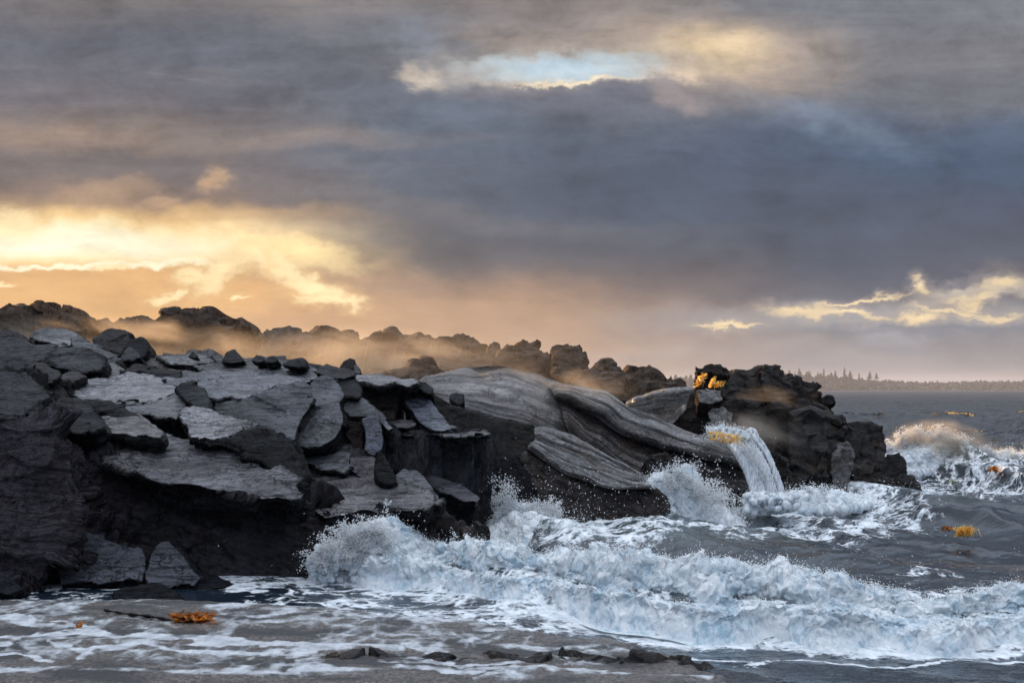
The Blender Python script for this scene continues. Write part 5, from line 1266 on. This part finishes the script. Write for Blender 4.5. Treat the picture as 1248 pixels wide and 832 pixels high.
kelp('kelp', 'reddish kelp at the right edge beside the far breaker', (P(1228, 572, 28.5), P(1242, 572, 28.5)), 10, .035, M_ORANGE, wave=.04)
kelp('kelp_scrap', 'pale green weed adrift below the far breaker', (P(1152, 588, 26.5), P(1166, 588, 26.5)), 10, .05, kelp_material('green_weed', (.12, .14, .03), (.4, .42, .12)), wave=.03)
kelp('golden_glint', 'gold fronds standing in for the backlit glint in the opening on top of the dark crag', (P(866, 472, 24.3), P(872, 460, 24.35)), 14, .035, M_GOLD, up=(.5, 0, .8), wave=.04)  # gold-coloured fronds paint the backlit glints in the crag opening
kelp('golden_glint', 'thin gold fronds standing in for the glint down the left side of the opening on the crag', (P(848, 473, 24.2), P(857, 456, 24.2)), 16, .035, M_GOLD, up=(1, 0, .2), wave=.06)
kelp('golden_glint', 'gold fronds standing in for the glint on the ledge at the right of the opening on the crag', (P(868, 471, 24.0), P(886, 469, 24.0)), 16, .035, M_GOLD, wave=.04)

# ------------------------------------------------------------------ mist and haze
def mist(label, px0, px1, py0, py1, Y, depth, dens, col=(1, .86, .7), scale=.9, aniso=.45, thr=(.42, .75)):
    c = P((px0 + px1) / 2, (py0 + py1) / 2, Y); hx = (px1 - px0) / F * Y / 2; hz = (py1 - py0) / F * Y / 2
    bm = bmesh.new(); bmesh.ops.create_cube(bm, size=2.0); me = bpy.data.meshes.new('mist'); bm.to_mesh(me); bm.free()
    o = bpy.data.objects.new('haze', me); COL.objects.link(o); o.location = c; o.scale = (hx, depth / 2, hz)
    m = bpy.data.materials.new('mist'); m.use_nodes = True; m.node_tree.nodes.clear(); g = Graph(m.node_tree)
    tc = g.new('ShaderNodeTexCoord'); ob = E(g, tc.outputs['Object']); x, y, z = g.sep(ob)
    r = g.vmath('LENGTH', ob)
    ge = g.new('ShaderNodeNewGeometry'); p = E(g, ge.outputs['Position']); X, Y_, Z = g.sep(p)
    n = g.noise(g.xyz(X * .8 + Z * .8, Y_ * .6, Z * 1.6), scale, 3.0, .55, dist=.6)
    d = g.step(1.0, .25, r) * g.step(thr[0], thr[1], n) * dens
    v = g.new('ShaderNodeVolumePrincipled'); v.inputs['Color'].default_value = (*col, 1); v.inputs['Anisotropy'].default_value = aniso
    g.put(v.inputs['Density'], d); ou = g.new('ShaderNodeOutputMaterial'); g.l.new(v.outputs[0], ou.inputs['Volume'])
    me.materials.append(m); tag(o, label, 'mist', kind='stuff')
kelp('golden_glint', 'gold fronds standing in for sunlit foam on the lip of the waterfall', (P(862, 531, 19.25), P(914, 540, 19.1)), 34, .015, M_GOLD, wave=.06)  # fronds added so their gold colour paints low sun on the lip foam
mist('warm mist drifting in front of the ridge', 270, 640, 392, 480, 29, 7, 1.1)
mist('broad thin golden mist along the whole ridge', -120, 800, 392, 480, 28.5, 6, .10, scale=.5, thr=(.1, .8))
mist('thin mist on the smooth dome of rock', 500, 790, 432, 520, 20.6, 3, 1.0, scale=1.2)
mist('brown smoke-like mist hanging on the dark crag', 870, 990, 465, 560, 22.3, 1.8, 1.5, scale=1.3)
mist('mist at the left ridge', -80, 340, 378, 455, 29, 4, .8)
mist('fine golden spray mist over the far breaker', 1076, 1210, 506, 572, 30.3, 2.2, 2.8, scale=1.6, thr=(.35, .7))
mist('thin spray mist along the far breaker', 1160, 1262, 535, 574, 30.5, 1.6, 1.6, scale=1.6, thr=(.35, .7))
def haze():
    bm = bmesh.new(); bmesh.ops.create_cube(bm, size=1.0)
    for v in bm.verts:
        v.co.x *= 8000; v.co.y = 3600 if v.co.y > 0 else -300; v.co.z = 30 if v.co.z > 0 else -3
    me = bpy.data.meshes.new('haze'); bm.to_mesh(me); bm.free()
    o = bpy.data.objects.new('haze', me); COL.objects.link(o); tag(o, 'pale haze over the sea', 'haze', kind='stuff')
    m = bpy.data.materials.new('haze'); m.use_nodes = True; m.node_tree.nodes.clear(); g = Graph(m.node_tree)
    v = g.new('ShaderNodeVolumePrincipled'); v.inputs['Color'].default_value = (.92, .92, 1, 1); v.inputs['Density'].default_value = .0002; v.inputs['Anisotropy'].default_value = .1
    ou = g.new('ShaderNodeOutputMaterial'); g.l.new(v.outputs[0], ou.inputs['Volume']); me.materials.append(m)
haze()
S.cycles.volume_step_rate = 2.0; S.cycles.volume_max_steps = 96
S.cycles.use_denoising = True
